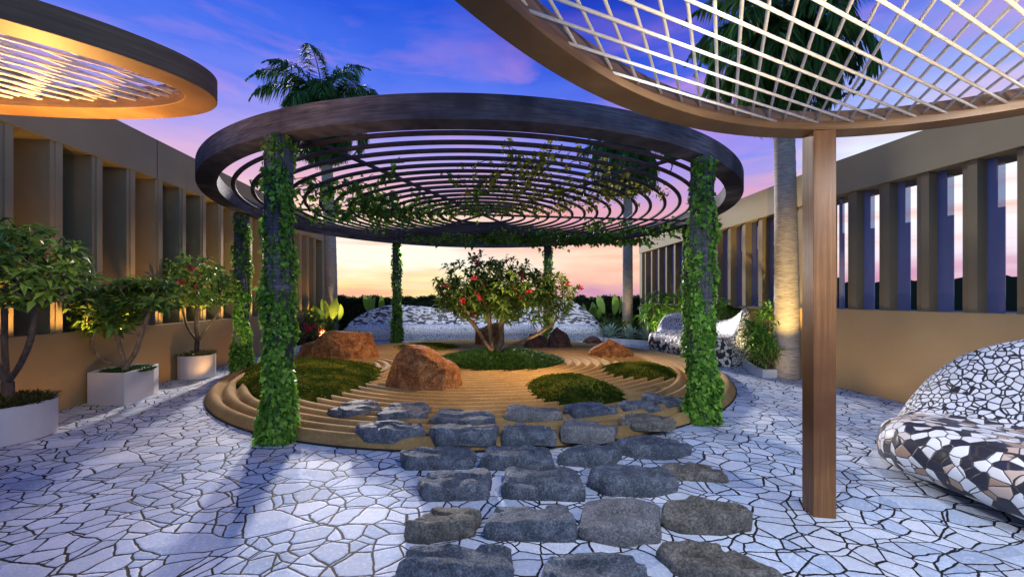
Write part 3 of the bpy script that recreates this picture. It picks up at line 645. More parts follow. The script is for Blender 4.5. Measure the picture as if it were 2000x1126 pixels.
# ------------------------------------------------------------------ front canopies
def ell_pts(c, a, b, th, off, n=200):
    """points of an ellipse moved inwards by off"""
    u = np.array([math.cos(th), math.sin(th)]); w = np.array([-u[1], u[0]]); out = []
    for k in range(n):
        t = 2*math.pi*k/n; p = np.array(c)+u*a*math.cos(t)+w*b*math.sin(t); nn = u*math.cos(t)/a + w*math.sin(t)/b; nn /= np.linalg.norm(nn); out.append(p-nn*off)
    return out
def canopy(label, c, a, b, thdeg, width, z0, z1, fams, zr, rad, post, post_mat):
    root = thing('oval_canopy', label, 'canopy', 'oval timber canopies over the foreground', loc=(c[0], c[1], 0)); th = R(thdeg)
    O = ell_pts(c, a, b, th, 0); I = ell_pts(c, a, b, th, width); n = len(O); vs = []; fs = []
    for k in range(n): vs += [(*I[k], z0), (*O[k], z0), (*O[k], z1), (*I[k], z1)]
    for k in range(n):
        p = 4*k; q = 4*((k+1) % n)
        for i in range(4): j = (i+1) % 4; fs.append((p+i, q+i, q+j, p+j))
    mb = MB(); mb.add(vs, fs); rel(mb.build('frame', M['beam_wood'], bevel=.004), root)
    u = np.array([math.cos(th), math.sin(th)]); w = np.array([-u[1], u[0]]); mb = MB()
    for fi, (ang, sp_, off) in enumerate(fams):
        d = np.array([math.cos(R(ang)), math.sin(R(ang))]); nn = np.array([-d[1], d[0]]); aa, bb = a-width+.012, b-width+.012
        for k in range(-120, 121):
            q = nn*(k*sp_+off); # line q + t d relative to the centre
            p1 = np.array([q@u/aa, q@w/bb]); d1 = np.array([d@u/aa, d@w/bb]); A = d1@d1; Bq = p1@d1; Cq = p1@p1-1; disc = Bq*Bq-A*Cq
            if disc <= .002: continue
            t0, t1 = (-Bq-math.sqrt(disc))/A, (-Bq+math.sqrt(disc))/A; e0 = np.array(c)+q+d*t0; e1 = np.array(c)+q+d*t1
            mb.tube([(*e0, zr+fi*rad*1.7), (*e1, zr+fi*rad*1.7)], rad, 8)
    rel(mb.build('lattice', M['rod'], smooth=True), root)
    if post:
        px, py, w_, d_, rot = post; mb = MB(); Mx = Matrix.Translation((px, py, 0)) @ Matrix.Rotation(R(rot), 4, 'Z')
        mb.box(-w_/2, w_/2, -d_/2, d_/2, 0, z0-.001, Mx); rel(mb.build('post', post_mat, bevel=.004), root)
    return root
cr_c = (1.674, -.575)
canopy('big oval oak canopy at upper right with a cream rod lattice on one square post', cr_c, 3.735, 2.756, 70.8, .168, 2.82, 2.955, [(25, .1156, .03), (62, .105, .0)], 2.872, .0085, (2.285, 2.975, .15, .15, -9), M['post_wood'])
canopy('narrow oval canopy at upper left with an orange lit underside and white rods', (-4.824, 1.392), 3.185, .879, 19.4, .16, 2.82, 2.955, [(43, .10, .02), (69, .105, .0)], 2.872, .0085, None, None)

# ------------------------------------------------------------------ left wall
DL = Vector((-.0974, 1, 0)).normalized(); AL = math.atan2(DL.y, DL.x) - math.pi/2
OL = Vector((-5.865, 0, 0))                       # point of the front line at Y = 0
ML = Matrix.Translation(OL) @ Matrix.Rotation(AL, 4, 'Z')   # local y along the wall, local -x away from the court
lw = thing('finned_wall', 'left taupe wall with tall vertical fins lit orange from below', 'wall', 'finned walls on both sides of the courtyard', loc=OL)
k_ = math.hypot(.0974, 1)
mb = MB(); mb.box(-.75, 0, 1.5, 16.0*k_, 0, 1.10, ML); rel(mb.build('low_wall', M['wall2'], bevel=.006), lw)
mb = MB(); mb.box(-.80, 0, 1.5, 16.0*k_, 3.80, 4.53, ML); rel(mb.build('top_beam', M['wall'], bevel=.006), lw)
for yj in (7.45, 11.0, 4.0):
    mb = MB(); mb.box(.000, .002, yj-.006, yj+.006, 3.81, 4.52, ML); rel(mb.build('panel_joint', M['dark']), lw)
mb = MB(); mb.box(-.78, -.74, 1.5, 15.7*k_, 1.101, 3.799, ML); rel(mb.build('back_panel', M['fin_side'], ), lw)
yy = 3.75
while yy < 15.2:
    mb = MB(); mb.box(-.70, -.06, yy+.01, yy+.145, 1.101, 3.799, ML); mb.box(-.06, -.035, yy, yy+.155, 1.101, 3.799, ML); mb.box(-.035, -.02, yy+.06, yy+.155, 1.101, 3.799, ML); rel(mb.build('fin', M['wall']), lw); yy += .617
mb = MB(); mb.box(-.74, -.005, 15.55*k_, 15.98*k_, 1.101, 3.799, ML); rel(mb.build('end_pillar', M['wall'], bevel=.004), lw)
mb = MB(); mb.box(-.735, -.725, 4.62, 5.0, 1.11, 3.79, ML); rel(mb.build('window_pane', M['glass_clear']), lw)

# ------------------------------------------------------------------ right wall (bends at Y = 7.26)
B1 = Vector((5.774, 7.26, 0))
def rmat(o, d):
    d = Vector((d[0], d[1], 0)).normalized(); return Matrix.Translation(o) @ Matrix.Rotation(math.atan2(d.y, d.x) - math.pi/2, 4, 'Z')
MN = rmat(B1, (-.147, 1)); MF = rmat(B1, (-.0555, 1))      # local y measured from the bend; +x away from the court
rw = thing('finned_wall', 'right taupe wall with vertical fins and blue glass between them', 'wall', 'finned walls on both sides of the courtyard', loc=B1)
Z0, Z1, ZT = 1.40, 3.425, 4.035
mb = MB(); mb.box(0, .30, -6.5, .83, 0, Z0, MN); rel(mb.build('low_wall', M['wall2'], bevel=.006), rw)
mb = MB(); mb.box(.34, .62, .0, 9.3, 0, Z0-.004, MF); rel(mb.build('rear_low_wall', M['wall2']), rw)
mb = MB(); mb.box(.06, .62, .84, 9.3, Z0-.06, Z0-.002, MF); rel(mb.build('sill', M['dark']), rw)
mb = MB(); mb.box(0, .70, -6.5, 0, Z1, ZT, MN); rel(mb.build('top_beam', M['wall']), rw)
mb = MB(); mb.box(.001, .70, .004, 9.3, Z1-.001, ZT-.001, MF); rel(mb.build('top_beam', M['wall']), rw)
for yj in (-2.6, -.12):
    mb = MB(); mb.box(-.002, .0, yj-.005, yj+.005, Z1+.01, ZT-.01, MN); rel(mb.build('panel_joint', M['dark']), rw)
mb = MB(); mb.box(.02, .66, 9.02, 9.28, Z0, Z1-.002, MF); rel(mb.build('end_pillar', M['wall']), rw)
mb = MB(); mb.box(.02, .34, 9.02, 9.28, 0, Z0-.061, MF); rel(mb.build('end_pillar_foot', M['wall']), rw)
def rfin(Mx, y, wdt=.17, dep=.40):
    mb = MB(); mb.box(.07, .07+dep*.42, y, y+wdt, Z0+.001, Z1-.003, Mx); mb.box(.045, .07, y+.0, y+wdt*.6, Z0+.001, Z1-.003, Mx); rel(mb.build('fin', M['fin']), rw)
def rpane(Mx, y0, y1):
    """y0 near edge, y1 far edge of the bay; an open gap stays beside the nearer fin"""
    g0 = y0 + (.185 if Mx is MN else .10)
    mb = MB(); mb.box(.20, .212, g0, y1, Z0+.001, Z1-.66, Mx); mb.box(.20, .212, g0+(y1-g0)*.42, y1, Z1-.66, Z1-.004, Mx); o = rel(mb.build('window_pane', M['glass']), rw)
    mb = MB(); mb.box(.202, .210, g0, g0+(y1-g0)*.42, Z1-.659, Z1-.1, Mx); q = mb.build('upper_light', M['glass_clear']); q.parent = o; 
ys = [-3.1, -2.57, -2.04, -1.50, -.97, -.45]
for y in ys: rfin(MN, y)
for a, b in zip(ys[:-1], ys[1:]): rpane(MN, a+.17, b)
ys = [.10, .68, 1.26, 1.86, 2.46, 3.06, 3.66, 4.28, 4.90, 5.52, 6.14, 6.78, 7.42, 8.06, 8.68]
for y in ys: rfin(MF, y)
for a, b in zip(ys[:-1], ys[1:]): rpane(MF, a+.17, b)
rpane(MN, -.28, .0)

# distant dark trees beyond the right wall
mb = MB(); pts = []; n = 160
for k in range(n+1):
    a = R(30 + 45*k/n); d = 80; h = 4.0 + 1.4*mnoise.fractal(Vector((k*.11, 0, 0)), .8, 2, 5)
    pts.append((d*math.sin(a), d*math.cos(a), h))
vs = []; fs = []
for (x, y, h) in pts: vs += [(x, y, -.5), (x, y, h), (x*1.08, y*1.08, h*.9), (x*1.08, y*1.08, -.5)]
for k in range(n):
    p = 4*k; q = p+4
    for i in range(4): fs.append((p+i, q+i, q+(i+1) % 4, p+(i+1) % 4))
mb.add(vs, fs); tag(mb.build('distant_woods', M['hedge']), 'dark distant tree line seen through the gaps of the right wall', 'woods', kind='stuff')

# ------------------------------------------------------------------ mosaic benches
def catmull(P, n):
    P = np.asarray(P, float); m = len(P); t = np.linspace(0, m-1, n); out = []
    for u in t:
        i = min(int(u), m-2); f = u-i; p0 = P[max(i-1, 0)]; p1 = P[i]; p2 = P[i+1]; p3 = P[min(i+2, m-1)]
        out.append(.5*((2*p1)+(-p0+p2)*f+(2*p0-5*p1+4*p2-p3)*f*f+(-p0+3*p1-3*p2+p3)*f**3))
    return np.array(out)
def bench(label, stations, front_sign, m_seat, m_back, split=.5, ns=90, end=(.12, .12), undercut=.30):
    """stations: (x, y, depth, seat height, back height) along the back line; the seat projects to the front"""
    S = catmull(stations, ns); T = np.gradient(S[:, :2], axis=0); T = unit(T); Nn = np.c_[-T[:, 1], T[:, 0]]*front_sign
    prof = [(.10, 0), (.35, 0), (1-undercut, 0), (.92, .16), (1.0, .45), (.985, .74), (.92, .92), (.80, 1.0), (.62, .985), (.50, .975)]
    cross = []; L = np.linspace(0, 1, ns)
    for i in range(ns):
        x, y, dep, hs, hb = S[i]; e = 1.0
        if L[i] < end[0]: e = math.sqrt(max(0, 1-(1-L[i]/end[0])**2))
        if L[i] > 1-end[1]: e = min(e, math.sqrt(max(0, 1-(1-(1-L[i])/end[1])**2)))
        e = max(e, .02); pts = [(w*dep, z*hs) for w, z in prof]; dh = hb-hs*.975
        for w, z in ((.42, .03), (.34, .16), (.27, .40), (.21, .66), (.16, .86), (.09, .985), (.02, .97), (-.04, .80)): pts.append((w*dep, hs*.975+dh*z))
        pts += [(-.07*dep, hs*.7), (-.04*dep, hs*.25)]
        pts = catmull(np.array(pts+[pts[0]]), 67)[:-1]
        mid = dep*.45; pts = np.c_[mid+(pts[:, 0]-mid)*e, pts[:, 1]*(.25+.75*e)]
        cross.append(pts)
    C = np.array(cross); n = C.shape[1]; V = np.zeros((ns, n, 3)); V[..., 0] = S[:, None, 0]+Nn[:, None, 0]*C[..., 0]; V[..., 1] = S[:, None, 1]+Nn[:, None, 1]*C[..., 0]; V[..., 2] = C[..., 1]+.004
    root = thing('mosaic_bench', label, 'bench', 'sculpted mosaic benches round the courtyard', loc=(S[ns//2, 0], S[ns//2, 1], 0))
    seg = 66/20; js = int(10.0*seg)      # where seat meets back
    def sub(j0, j1, name, m, caps=False):
        js_ = [j % n for j in range(j0, j1+1)]; W = V[:, js_]; k = len(js_); v = W.reshape(-1, 3)
        i = np.arange(ns-1)[:, None]*k; j = np.arange(k-1)[None]; q = np.stack([i+j, i+j+1, i+k+j+1, i+k+j], -1).reshape(-1, 4)
        if front_sign > 0: q = q[:, ::-1]
        return rel(npobj(name, v, q, m, smooth=True), root)
    sub(0, js, 'seat', m_seat); sub(js, n, 'backrest', m_back)
    return root
# right front bench: back line runs towards the camera, seat faces the court (-x)
bench('nearest mosaic bench at the right edge with black, tan and white chips on its seat', [(4.38, 4.45, 1.10, .42, .48), (4.60, 4.05, 1.42, .50, 1.02), (4.82, 3.5, 1.54, .52, 1.27), (4.95, 2.8, 1.58, .52, 1.30), (5.0, 2.0, 1.50, .52, 1.15), (5.0, 1.2, 1.35, .52, 1.05), (4.95, .3, 1.2, .5, .9)],
      -1, M['mosaic_chips'], M['mosaic_white'], end=(.10, .1), undercut=.42)
bench('middle right mosaic bench with a pointed horn backrest, behind the ivy post', [(4.62, 12.35, .95, .60, 1.02), (4.95, 11.9, 1.02, .62, 1.15), (5.25, 11.2, 1.05, .62, 1.08), (5.42, 10.5, 1.05, .62, 1.02), (5.50, 9.85, 1.05, .64, 1.10), (5.56, 9.3, 1.05, .68, 1.42)],
      -1, M['mosaic_chips'], M['mosaic_white'], end=(.10, .05), undercut=.25)
bench('long wavy mosaic bench with black and white chips across the back of the court', [(-6.55, 15.65, .8, .45, .50), (-5.9, 15.75, 1.0, .55, .95), (-5.0, 15.8, 1.05, .58, 1.28), (-4.0, 15.8, 1.05, .58, 1.30), (-2.8, 15.8, 1.05, .58, 1.18), (-1.4, 15.8, 1.05, .58, 1.06), (0, 15.8, 1.05, .58, 1.12), (1.2, 15.8, 1.05, .58, 1.38), (2.15, 15.8, 1.05, .58, 1.56), (2.9, 15.7, 1.0, .55, 1.12), (3.55, 15.6, .8, .45, .5)],
      -1, M['mosaic_white_fine'], M['mosaic_black'], end=(.05, .05), undercut=.15)

# ------------------------------------------------------------------ planting beds, hedge
def bed(name, poly, z=.14):
    mb = MB(); n = len(poly); mb.add([(x, y, z) for x, y in poly], [tuple(range(n))]); tag(mb.build(name, M['soil']), kind='structure')
def kerb(pts, label, w=.08, h=.17):
    mb = MB(); P = [Vector((*p, 0)) for p in pts]; L = []
    for i, p in enumerate(P):
        t = (P[min(i+1, len(P)-1)]-P[max(i-1, 0)]).normalized(); nn = Vector((-t.y, t.x, 0))*w/2; L += [p-nn, p+nn, p+nn+Vector((0, 0, h)), p-nn+Vector((0, 0, h))]
    fs = []
    for i in range(len(P)-1):
        for j in range(4): fs.append((4*i+j, 4*i+4+j, 4*i+4+(j+1) % 4, 4*i+(j+1) % 4))
    fs += [(3, 2, 1, 0), tuple(4*(len(P)-1)+j for j in range(4))]; mb.add(L, fs); tag(mb.build('planting_kerb', M['kerb']), label, 'kerb', 'white kerbs edging the planting beds')
bed('right_bed', [(5.05, 8.02), (5.64, 8.10), (6.0, 13), (5.5, 16.9), (2.6, 16.9), (3.3, 15.6), (3.7, 14.5), (4.9, 13.2), (5.66, 11.5), (5.62, 9.8)])
kerb([(5.62, 7.98), (5.02, 7.98), (5.12, 8.5), (5.40, 9.3), (5.66, 9.9)], 'white kerb between the right planting and the low wall end')
kerb([(3.15, 14.75), (3.5, 14.15), (4.0, 13.75), (4.5, 13.35), (5.0, 12.9)], 'curved white kerb in front of the silver agaves')
bed('left_bed', [(-8.5, 11.6), (-6.4, 11.6), (-6.25, 13), (-6.5, 15.2), (-7, 16.9), (-8.5, 16.9)])
kerb([(-7.0, 11.5), (-6.4, 11.55), (-6.22, 13), (-6.45, 15.2)], 'white kerb of the flower bed beside the left ivy post')
bed('back_bed', [(-7, 15.95), (3.2, 15.95), (2.6, 16.9), (-7, 16.9)], .15)
def hedge():
    n = 42000; x = rng.uniform(-8.6, 6.0, n); f = rng.integers(0, 3, n); y = np.where(f == 0, 16.55+rng.normal(0, .05, n), rng.uniform(16.5, 17.2, n)); top = 1.54+.05*np.sin(x*5)+.04*np.sin(x*13+1)
    z = np.where(f == 0, rng.uniform(.1, 1, n)*top, top+rng.normal(0, .035, n))
    P = np.c_[x, y, z]; root = thing('clipped_hedge', 'long dark clipped hedge closing the court behind the wavy bench', 'hedge', loc=(-1, 16.9, 0))
    L = .075*rng.uniform(.6, 1.5, n); rel(leafobj('foliage', leaves(P, rdirs(n, .5)+np.array([0, -.3, 0]), rdirs(n), L, L*.5, rng.uniform(0, 1, n)**1.5), M['hedge']), root)
    mb = MB(); mb.box(-8.6, 6.0, 16.6, 17.2, 0, 1.54); rel(mb.build('inner_twigs', M['hedge']), root)
hedge()

# ------------------------------------------------------------------ trees
def skeleton(root, tips, g, pull=.45, sag=.12, forks=()):
    """grow branches from root to the tips; returns nodes, parents, weights"""
    nodes = [np.array(p, float) for p in root]; par = [-1]+list(range(len(root)-1)); plen = [0.0]
    for i in range(1, len(nodes)): plen.append(plen[-1]+np.linalg.norm(nodes[i]-nodes[i-1]))
    base_i = len(nodes)-1; fk = []
    for fpl in forks:
        C_ = catmull([nodes[base_i]]+[np.array(q, float) for q in fpl], 12)[1:]; prev = base_i
        for q in C_:
            nodes.append(np.array(q)); par.append(prev); plen.append((plen[prev]+np.linalg.norm(q-nodes[prev]))*.8); prev = len(nodes)-1
        fk.append(prev)
    order = np.argsort([np.linalg.norm(np.array(t)-nodes[base_i]) for t in tips]); tipn = []
    for ti in order:
        t = np.array(tips[ti], float); A = np.array(nodes); d = np.linalg.norm(A-t, axis=1); cost = d+pull*np.array(plen)+np.where(A[:, 2] > t[2]-.02, .6, 0); cost[:max(0, len(root)-1)] += .3; cost[:base_i+1] += (.8 if forks else 0)
        j = int(np.argmin(cost)); p = nodes[j]; k = max(2, int(d[j]/.11)); prev = j; mid = (p+t)/2+np.array([0, 0, -sag*d[j]])+g.normal(0, .05*d[j], 3)
        for s in range(1, k+1):
            u = s/k; q = (1-u)**2*p+2*u*(1-u)*mid+u*u*t+(g.normal(0, .012, 3) if s < k else 0)
            nodes.append(q); par.append(prev); plen.append(plen[prev]+np.linalg.norm(q-nodes[prev])); prev = len(nodes)-1
        tipn.append(prev)
    w = np.zeros(len(nodes))
    for t in tipn+fk:
        i = t
        while i >= 0: w[i] += 1; i = par[i]
    return np.array(nodes), par, w, tipn
def branches_mesh(nodes, par, w, r0, expo=.45, rmin=.006, sides=7):
    mb = MB(); wm = w.max(); rad = np.maximum(rmin, r0*(w/wm)**expo); ch = {}
    for i, p in enumerate(par): ch.setdefault(p, []).append(i)
    def run(i, start):
        pts = [nodes[start]] if start >= 0 else []; rr = [min(rad[start], rad[i]*1.25)] if start >= 0 else []
        while True:
            pts.append(nodes[i]); rr.append(rad[i]); c = ch.get(i, [])
            if not c: break
            c = sorted(c, key=lambda q: -w[q])
            for q in c[1:]: run(q, i)
            i = c[0]
        if len(pts) > 1: mb.tube(pts, rr, sides)
    import sys; sys.setrecursionlimit(5000)
    run(0, -1); return mb
def whorls(tips, g, per, L, W, spread=.9, droop=.2, up=.55, jit=.04, centre=None):
    P, Dv, N = [], [], []; tips = np.asarray(tips); c = tips.mean(0) if centre is None else centre; c = c-np.array([0, 0, .35])
    for t in tips:
        k = g.integers(per[0], per[1]+1); a0 = g.uniform(0, 6.28); ax = unit(unit(t-c)*.9+np.array([0, 0, .55])+g.normal(0, .3, 3)); e1 = unit(np.cross(ax, [.3, .9, .1])); e2 = np.cross(ax, e1)
        for i in range(k):
            a = a0+i*2.4; e = R(g.uniform(-15, 62)); d = (e1*math.cos(a)+e2*math.sin(a))*math.cos(e)+ax*math.sin(e)
            P.append(np.array(t)+ax*g.uniform(-.09, .03)+g.normal(0, jit*.3, 3)); Dv.append(d); N.append(ax+g.normal(0, .25, 3))
    n = len(P); l = L*g.uniform(.6, 1.2, n); return leaves(P, Dv, N, l, l*W, np.clip(g.normal(.45, .28, n), 0, 1), 'lance', droop)
def flower_at(p, g, parent, size=.05):
    n = 16; Dv = unit(g.normal(0, .8, (n, 3))+np.array([0, -.2, .5])); P = np.array(p)+g.normal(0, size*.28, (n, 3)); l = size*g.uniform(.7, 1.2, n)
    return rel(leafobj('flower_cluster', leaves(P, Dv, g.normal(0, 1, (n, 3)), l, l*.75, g.uniform(0, 1, n), 'heart', .05), M['flower']), parent)
def tips_in(g, n, c, r, shell=.45, flat=-.35, mind=.0):
    out = []
    while len(out) < n:
        d = unit(g.normal(size=3)); q = d*(shell+(1-shell)*g.random()**.6)
        if q[2] < flat: continue
        p = np.array(c)+q*np.array(r)
        if all(np.linalg.norm(p-o) > mind for o in out): out.append(p)
    return out
def tree(name, label, cat, root_pts, crown, ntips, leaf, mats, flowers=0, seed=1, r0=.06, per=(9, 13), W=.28, mind=.0, extra=(), group=None, droop=.2, shell=.45, flat=-.35, forks=(), fsize=.075):
    g = np.random.default_rng(seed); t = thing(name, label, cat, group, loc=(root_pts[0][0], root_pts[0][1], root_pts[0][2]))
    tips = []
    for (c, r, k) in crown: tips += tips_in(g, k, c, r, shell, flat, mind)
    tips += [np.array(e) for e in extra]
    nodes, par, w, tipn = skeleton(root_pts, tips, g, forks=forks)
    rel(branches_mesh(nodes, par, w, r0).build('trunk', mats[0], smooth=True), t)
    tp = nodes[tipn]; rel(leafobj('crown', whorls(tp, g, per, leaf, W, droop=droop), mats[1]), t)
    if flowers:
        idx = g.permutation(len(tp)); sel = sorted(idx[:flowers*3], key=lambda i: tp[i][1])[:flowers]     # mostly on the near side
        for i in sel: flower_at(tp[i]+unit(tp[i]-tp.mean(0)+np.array([0, -.35, .1]))*leaf*.62, g, t, fsize)
    return t
# central frangipani, lit from below
tree('flowering_tree', 'flowering tree with red blossoms in the grass island at the centre', 'tree',
     [(-.42, 9.25, .10), (-.42, 9.25, .20), (-.42, 9.24, .30)], [((-.50, 9.2, 1.86), (1.30, .95, .80), 240), ((.42, 9.2, 1.66), (1.1, .75, .68), 160), ((-1.0, 9.2, 1.62), (.80, .6, .6), 70)],
     0, .20, (M['bark_mid'], M['leaf_gold']), 18, seed=4, r0=.10, per=(9, 14), W=.32, mind=.09, droop=.25, shell=.1, flat=-.9,
     forks=[[(-.62, 9.2, .55), (-.85, 9.2, .95), (-1.15, 9.2, 1.25)], [(-.25, 9.25, .60), (-.25, 9.3, 1.0), (-.1, 9.2, 1.4)], [(-.0, 9.2, .52), (.5, 9.15, .72), (.95, 9.2, 1.0)], [(-.50, 9.3, .7), (-.55, 9.3, 1.4)]])
PT = 'potted trees along the left wall'
tree('potted_tree', 'tall potted tree with red blossoms in the round planter nearest the left edge', 'tree',
     [(-5.82, 4.62, .38), (-5.82, 4.61, .50), (-5.81, 4.60, .62)], [((-5.78, 4.55, 1.95), (.80, .66, .52), 230)], 0, .155, (M['bark_dark'], M['leaf']), 6, forks=[[(-6.0, 4.6, .95), (-6.15, 4.6, 1.4)], [(-5.78, 4.55, 1.0), (-5.72, 4.5, 1.5)], [(-5.6, 4.55, .85), (-5.42, 4.5, 1.15), (-5.38, 4.5, 1.5)], [(-5.9, 4.5, 1.0), (-5.95, 4.4, 1.5)]], seed=8, r0=.055, per=(9, 13), W=.36, mind=.075, flat=-.75, shell=.35, group=PT)
tree('potted_tree', 'pale stemmed spreading tree in the hexagonal white planter', 'tree',
     [(-6.02, 6.22, .45), (-6.02, 6.22, .52)], [((-6.15, 6.05, 1.42), (.46, .36, .38), 120)], 0, .155, (M['bark_pale'], M['leaf']), 0, forks=[[(-6.25, 6.15, .62), (-6.42, 6.1, .85), (-6.25, 6.0, 1.15)], [(-5.85, 6.2, .75), (-5.75, 6.2, 1.05), (-5.62, 6.2, 1.4)], [(-6.08, 6.2, .8), (-6.12, 6.15, 1.2)]], seed=9, r0=.05, per=(9, 13), W=.36, mind=.075, flat=-.8, group=PT,
     extra=[(-5.62+.44*math.cos(a*7)*(.3+a/9), 6.15+.3*math.sin(a*7)*(.3+a/9), 1.63+.20*math.sin(a*2.3)) for a in np.linspace(0, 6, 75)])
tree('potted_tree', 'small potted tree with red blossoms in the smaller round planter by the wall', 'tree',
     [(-6.35, 8.05, .48), (-6.35, 8.05, .60), (-6.34, 8.05, .72)], [((-6.28, 7.95, 1.85), (.78, .6, .56), 190)], 0, .155, (M['bark_dark'], M['leaf']), 6, forks=[[(-6.5, 8.0, 1.0), (-6.6, 8.0, 1.4)], [(-6.32, 8.0, 1.1), (-6.3, 8.0, 1.5)], [(-6.1, 8.0, 1.0), (-5.85, 8.0, 1.35)]], seed=10, r0=.048, per=(8, 12), W=.36, mind=.075, flat=-.7, shell=.35, group=PT)
# planters
def planter_round(x, y, r, h, label):
    root = thing('planter', label, 'planter', 'pale concrete planters along the left wall', loc=(x, y, 0)); mb = MB(); n = 72
    prof = [(r*.97, 0), (r, .01), (r, h-.006), (r-.006, h), (r-.045, h), (r-.05, h-.05)]; vs = []; fs = []
    for (q, z) in prof:
        for k in range(n): vs.append((x+q*math.cos(2*math.pi*k/n), y+q*math.sin(2*math.pi*k/n), z))
    for i in range(len(prof)-1):
        for k in range(n): fs.append((i*n+k, i*n+(k+1) % n, (i+1)*n+(k+1) % n, (i+1)*n+k))
    mb.add(vs, fs); o = rel(mb.build('pot', M['planter'], smooth=True), root)
    try: o.data.set_sharp_from_angle(angle=R(40))
    except Exception: pass
    mb = MB(); mb.add([(x+(r-.05)*math.cos(2*math.pi*k/40), y+(r-.05)*math.sin(2*math.pi*k/40), h-.04) for k in range(40)], [tuple(range(40))]); rel(mb.build('soil', M['soil']), root)
planter_round(-5.80, 4.52, .44, .41, 'large round pale planter cut by the left edge of the photo')
planter_round(-6.35, 8.05, .31, .46, 'small round pale planter beside the left ivy posts')
def planter_poly(pts, h, label):
    c = sum((Vector((*p, 0)) for p in pts), Vector())/len(pts); root = thing('planter', label, 'planter', 'pale concrete planters along the left wall', loc=c); n = len(pts); mb = MB()
    inn = [(c.x+(p[0]-c.x)*.92, c.y+(p[1]-c.y)*.92) for p in pts]; vs = [(*p, 0) for p in pts]+[(*p, h) for p in pts]+[(*p, h) for p in inn]+[(*p, h-.06) for p in inn]; fs = []
    for r_ in range(3):
        for k in range(n): fs.append((r_*n+k, r_*n+(k+1) % n, (r_+1)*n+(k+1) % n, (r_+1)*n+k))
    mb.add(vs, fs); rel(mb.build('pot', M['planter'], bevel=.006), root)
    mb = MB(); mb.add([(*p, h-.05) for p in inn], [tuple(range(n))]); rel(mb.build('soil', M['soil']), root)
g0, g1, g2 = gp(170, 790), gp(243, 791), gp(298, 771)
planter_poly([(g0.x, g0.y), (g1.x, g1.y), (g2.x+.02, g2.y), (g2.x-.12, g2.y+.25), (g0.x-.10, g2.y+.22), (g0.x-.12, g0.y+.30)], .48, 'angular white planter holding the pale stemmed tree')
tag(grass_patch('planter_grass', -5.80, 4.52, .40, .40, .38, 2600, .16, M['dry'], .6, w=.014), 'brownish green tufts filling the large round planter at the left edge', 'grass', kind='stuff')
tag(grass_patch('planter_grass', -6.35, 8.05, .28, .28, .43, 1500, .15, M['dry'], .6, w=.014), 'brownish green tufts filling the small round planter', 'grass', kind='stuff')
tag(grass_patch('planter_grass', -6.10, 6.36, .30, .30, .44, 2200, .08, M['grass'], .9, w=.018), 'low green leaves filling the angular white planter', 'grass', kind='stuff')

# ------------------------------------------------------------------ palms
def palm(x, y, zc, r_base, r_top, flen, nf, seed, label, lean=(0, 0)):
    NL = 230; g = np.random.default_rng(seed); t = thing('palm_tree', label, 'palm', 'tall palms around the courtyard', loc=(x, y, 0)); pts = []; rad = []; n = 150
    for i in range(n+1):
        u = i/n; z = u*(zc-.2); pts.append((x+lean[0]*u*u, y+lean[1]*u*u, z)); rr = r_base+(r_top-r_base)*u+.05*math.exp(-u*9)*r_base*4*.2
        rad.append(rr*(1+.022*((i % 5) == 0)-.012*((i % 5) == 2)))
    mb = MB(); mb.tube(pts, rad, 20); rel(mb.build('trunk', M['palm_bark'], smooth=True), t)
    cx, cy = x+lean[0], y+lean[1]; parts = []; rb = MB()
    for k in range(nf):
        a = k*2.39996+g.normal(0, .1); e0 = R(86-k*(140/nf))+g.normal(0, .08); L = flen*g.uniform(.85, 1.08); m = 26; d = np.array([math.cos(a), math.sin(a)]); p = np.array([cx, cy, zc]); P = [p.copy()]; e = e0
        for s in range(m):
            e -= R(3.2+2.6*s/m+(1.2 if e0 < .8 else 0)); p = p+np.array([d[0]*math.cos(e), d[1]*math.cos(e), math.sin(e)])*L/m; P.append(p.copy())
        P = np.array(P); rb.tube(P[::3], [.022*(1-i/9.5)+.003 for i in range(len(P[::3]))], 4)
        s = g.uniform(2.0, m-.02, NL); i0 = s.astype(int); fr_ = (s-i0)[:, None]; q = P[i0]*(1-fr_)+P[i0+1]*fr_; T = unit(P[i0+1]-P[i0]); sd = np.tile(np.array([-d[1], d[0], 0]), (NL, 1))*np.where(g.random(NL) < .5, 1, -1)[:, None]
        u = s/m; ll = flen*.22*np.sin(np.clip(u*1.05+.10, 0, 1)*math.pi)**.6*g.uniform(.8, 1.15, NL)+.08
        Dv = sd*.8+T*.75+np.c_[np.zeros((NL, 2)), -.35-g.random(NL)*.55]+g.normal(0, .12, (NL, 3))
        parts.append(leaves(q, Dv, np.tile([0, 0, 1.], (NL, 1))+g.normal(0, .3, (NL, 3)), ll, .042+.012*g.random(NL), np.clip(g.normal(.4, .3, NL), 0, 1), 'lance', .28))
    v, f, tt = join(parts); cr = rel(npobj('crown', v, f, M['palm'], attr=tt), t); rel(rb.build('frond_stalks', M['palm']), t)
palm(-6.55, 14.5, 8.6, .215, .19, 2.9, 36, 41, 'left palm standing behind the pergola beside the end of the left wall', lean=(-.3, 0))
palm(4.40, 15.2, 7.3, .20, .17, 2.5, 32, 42, 'rear right palm seen through the pergola rings')
palm(5.50, 8.0, 6.95, .225, .16, 2.5, 36, 43, 'thick palm beside the oak post whose crown shows through the cream lattice', lean=(-.05, .05))

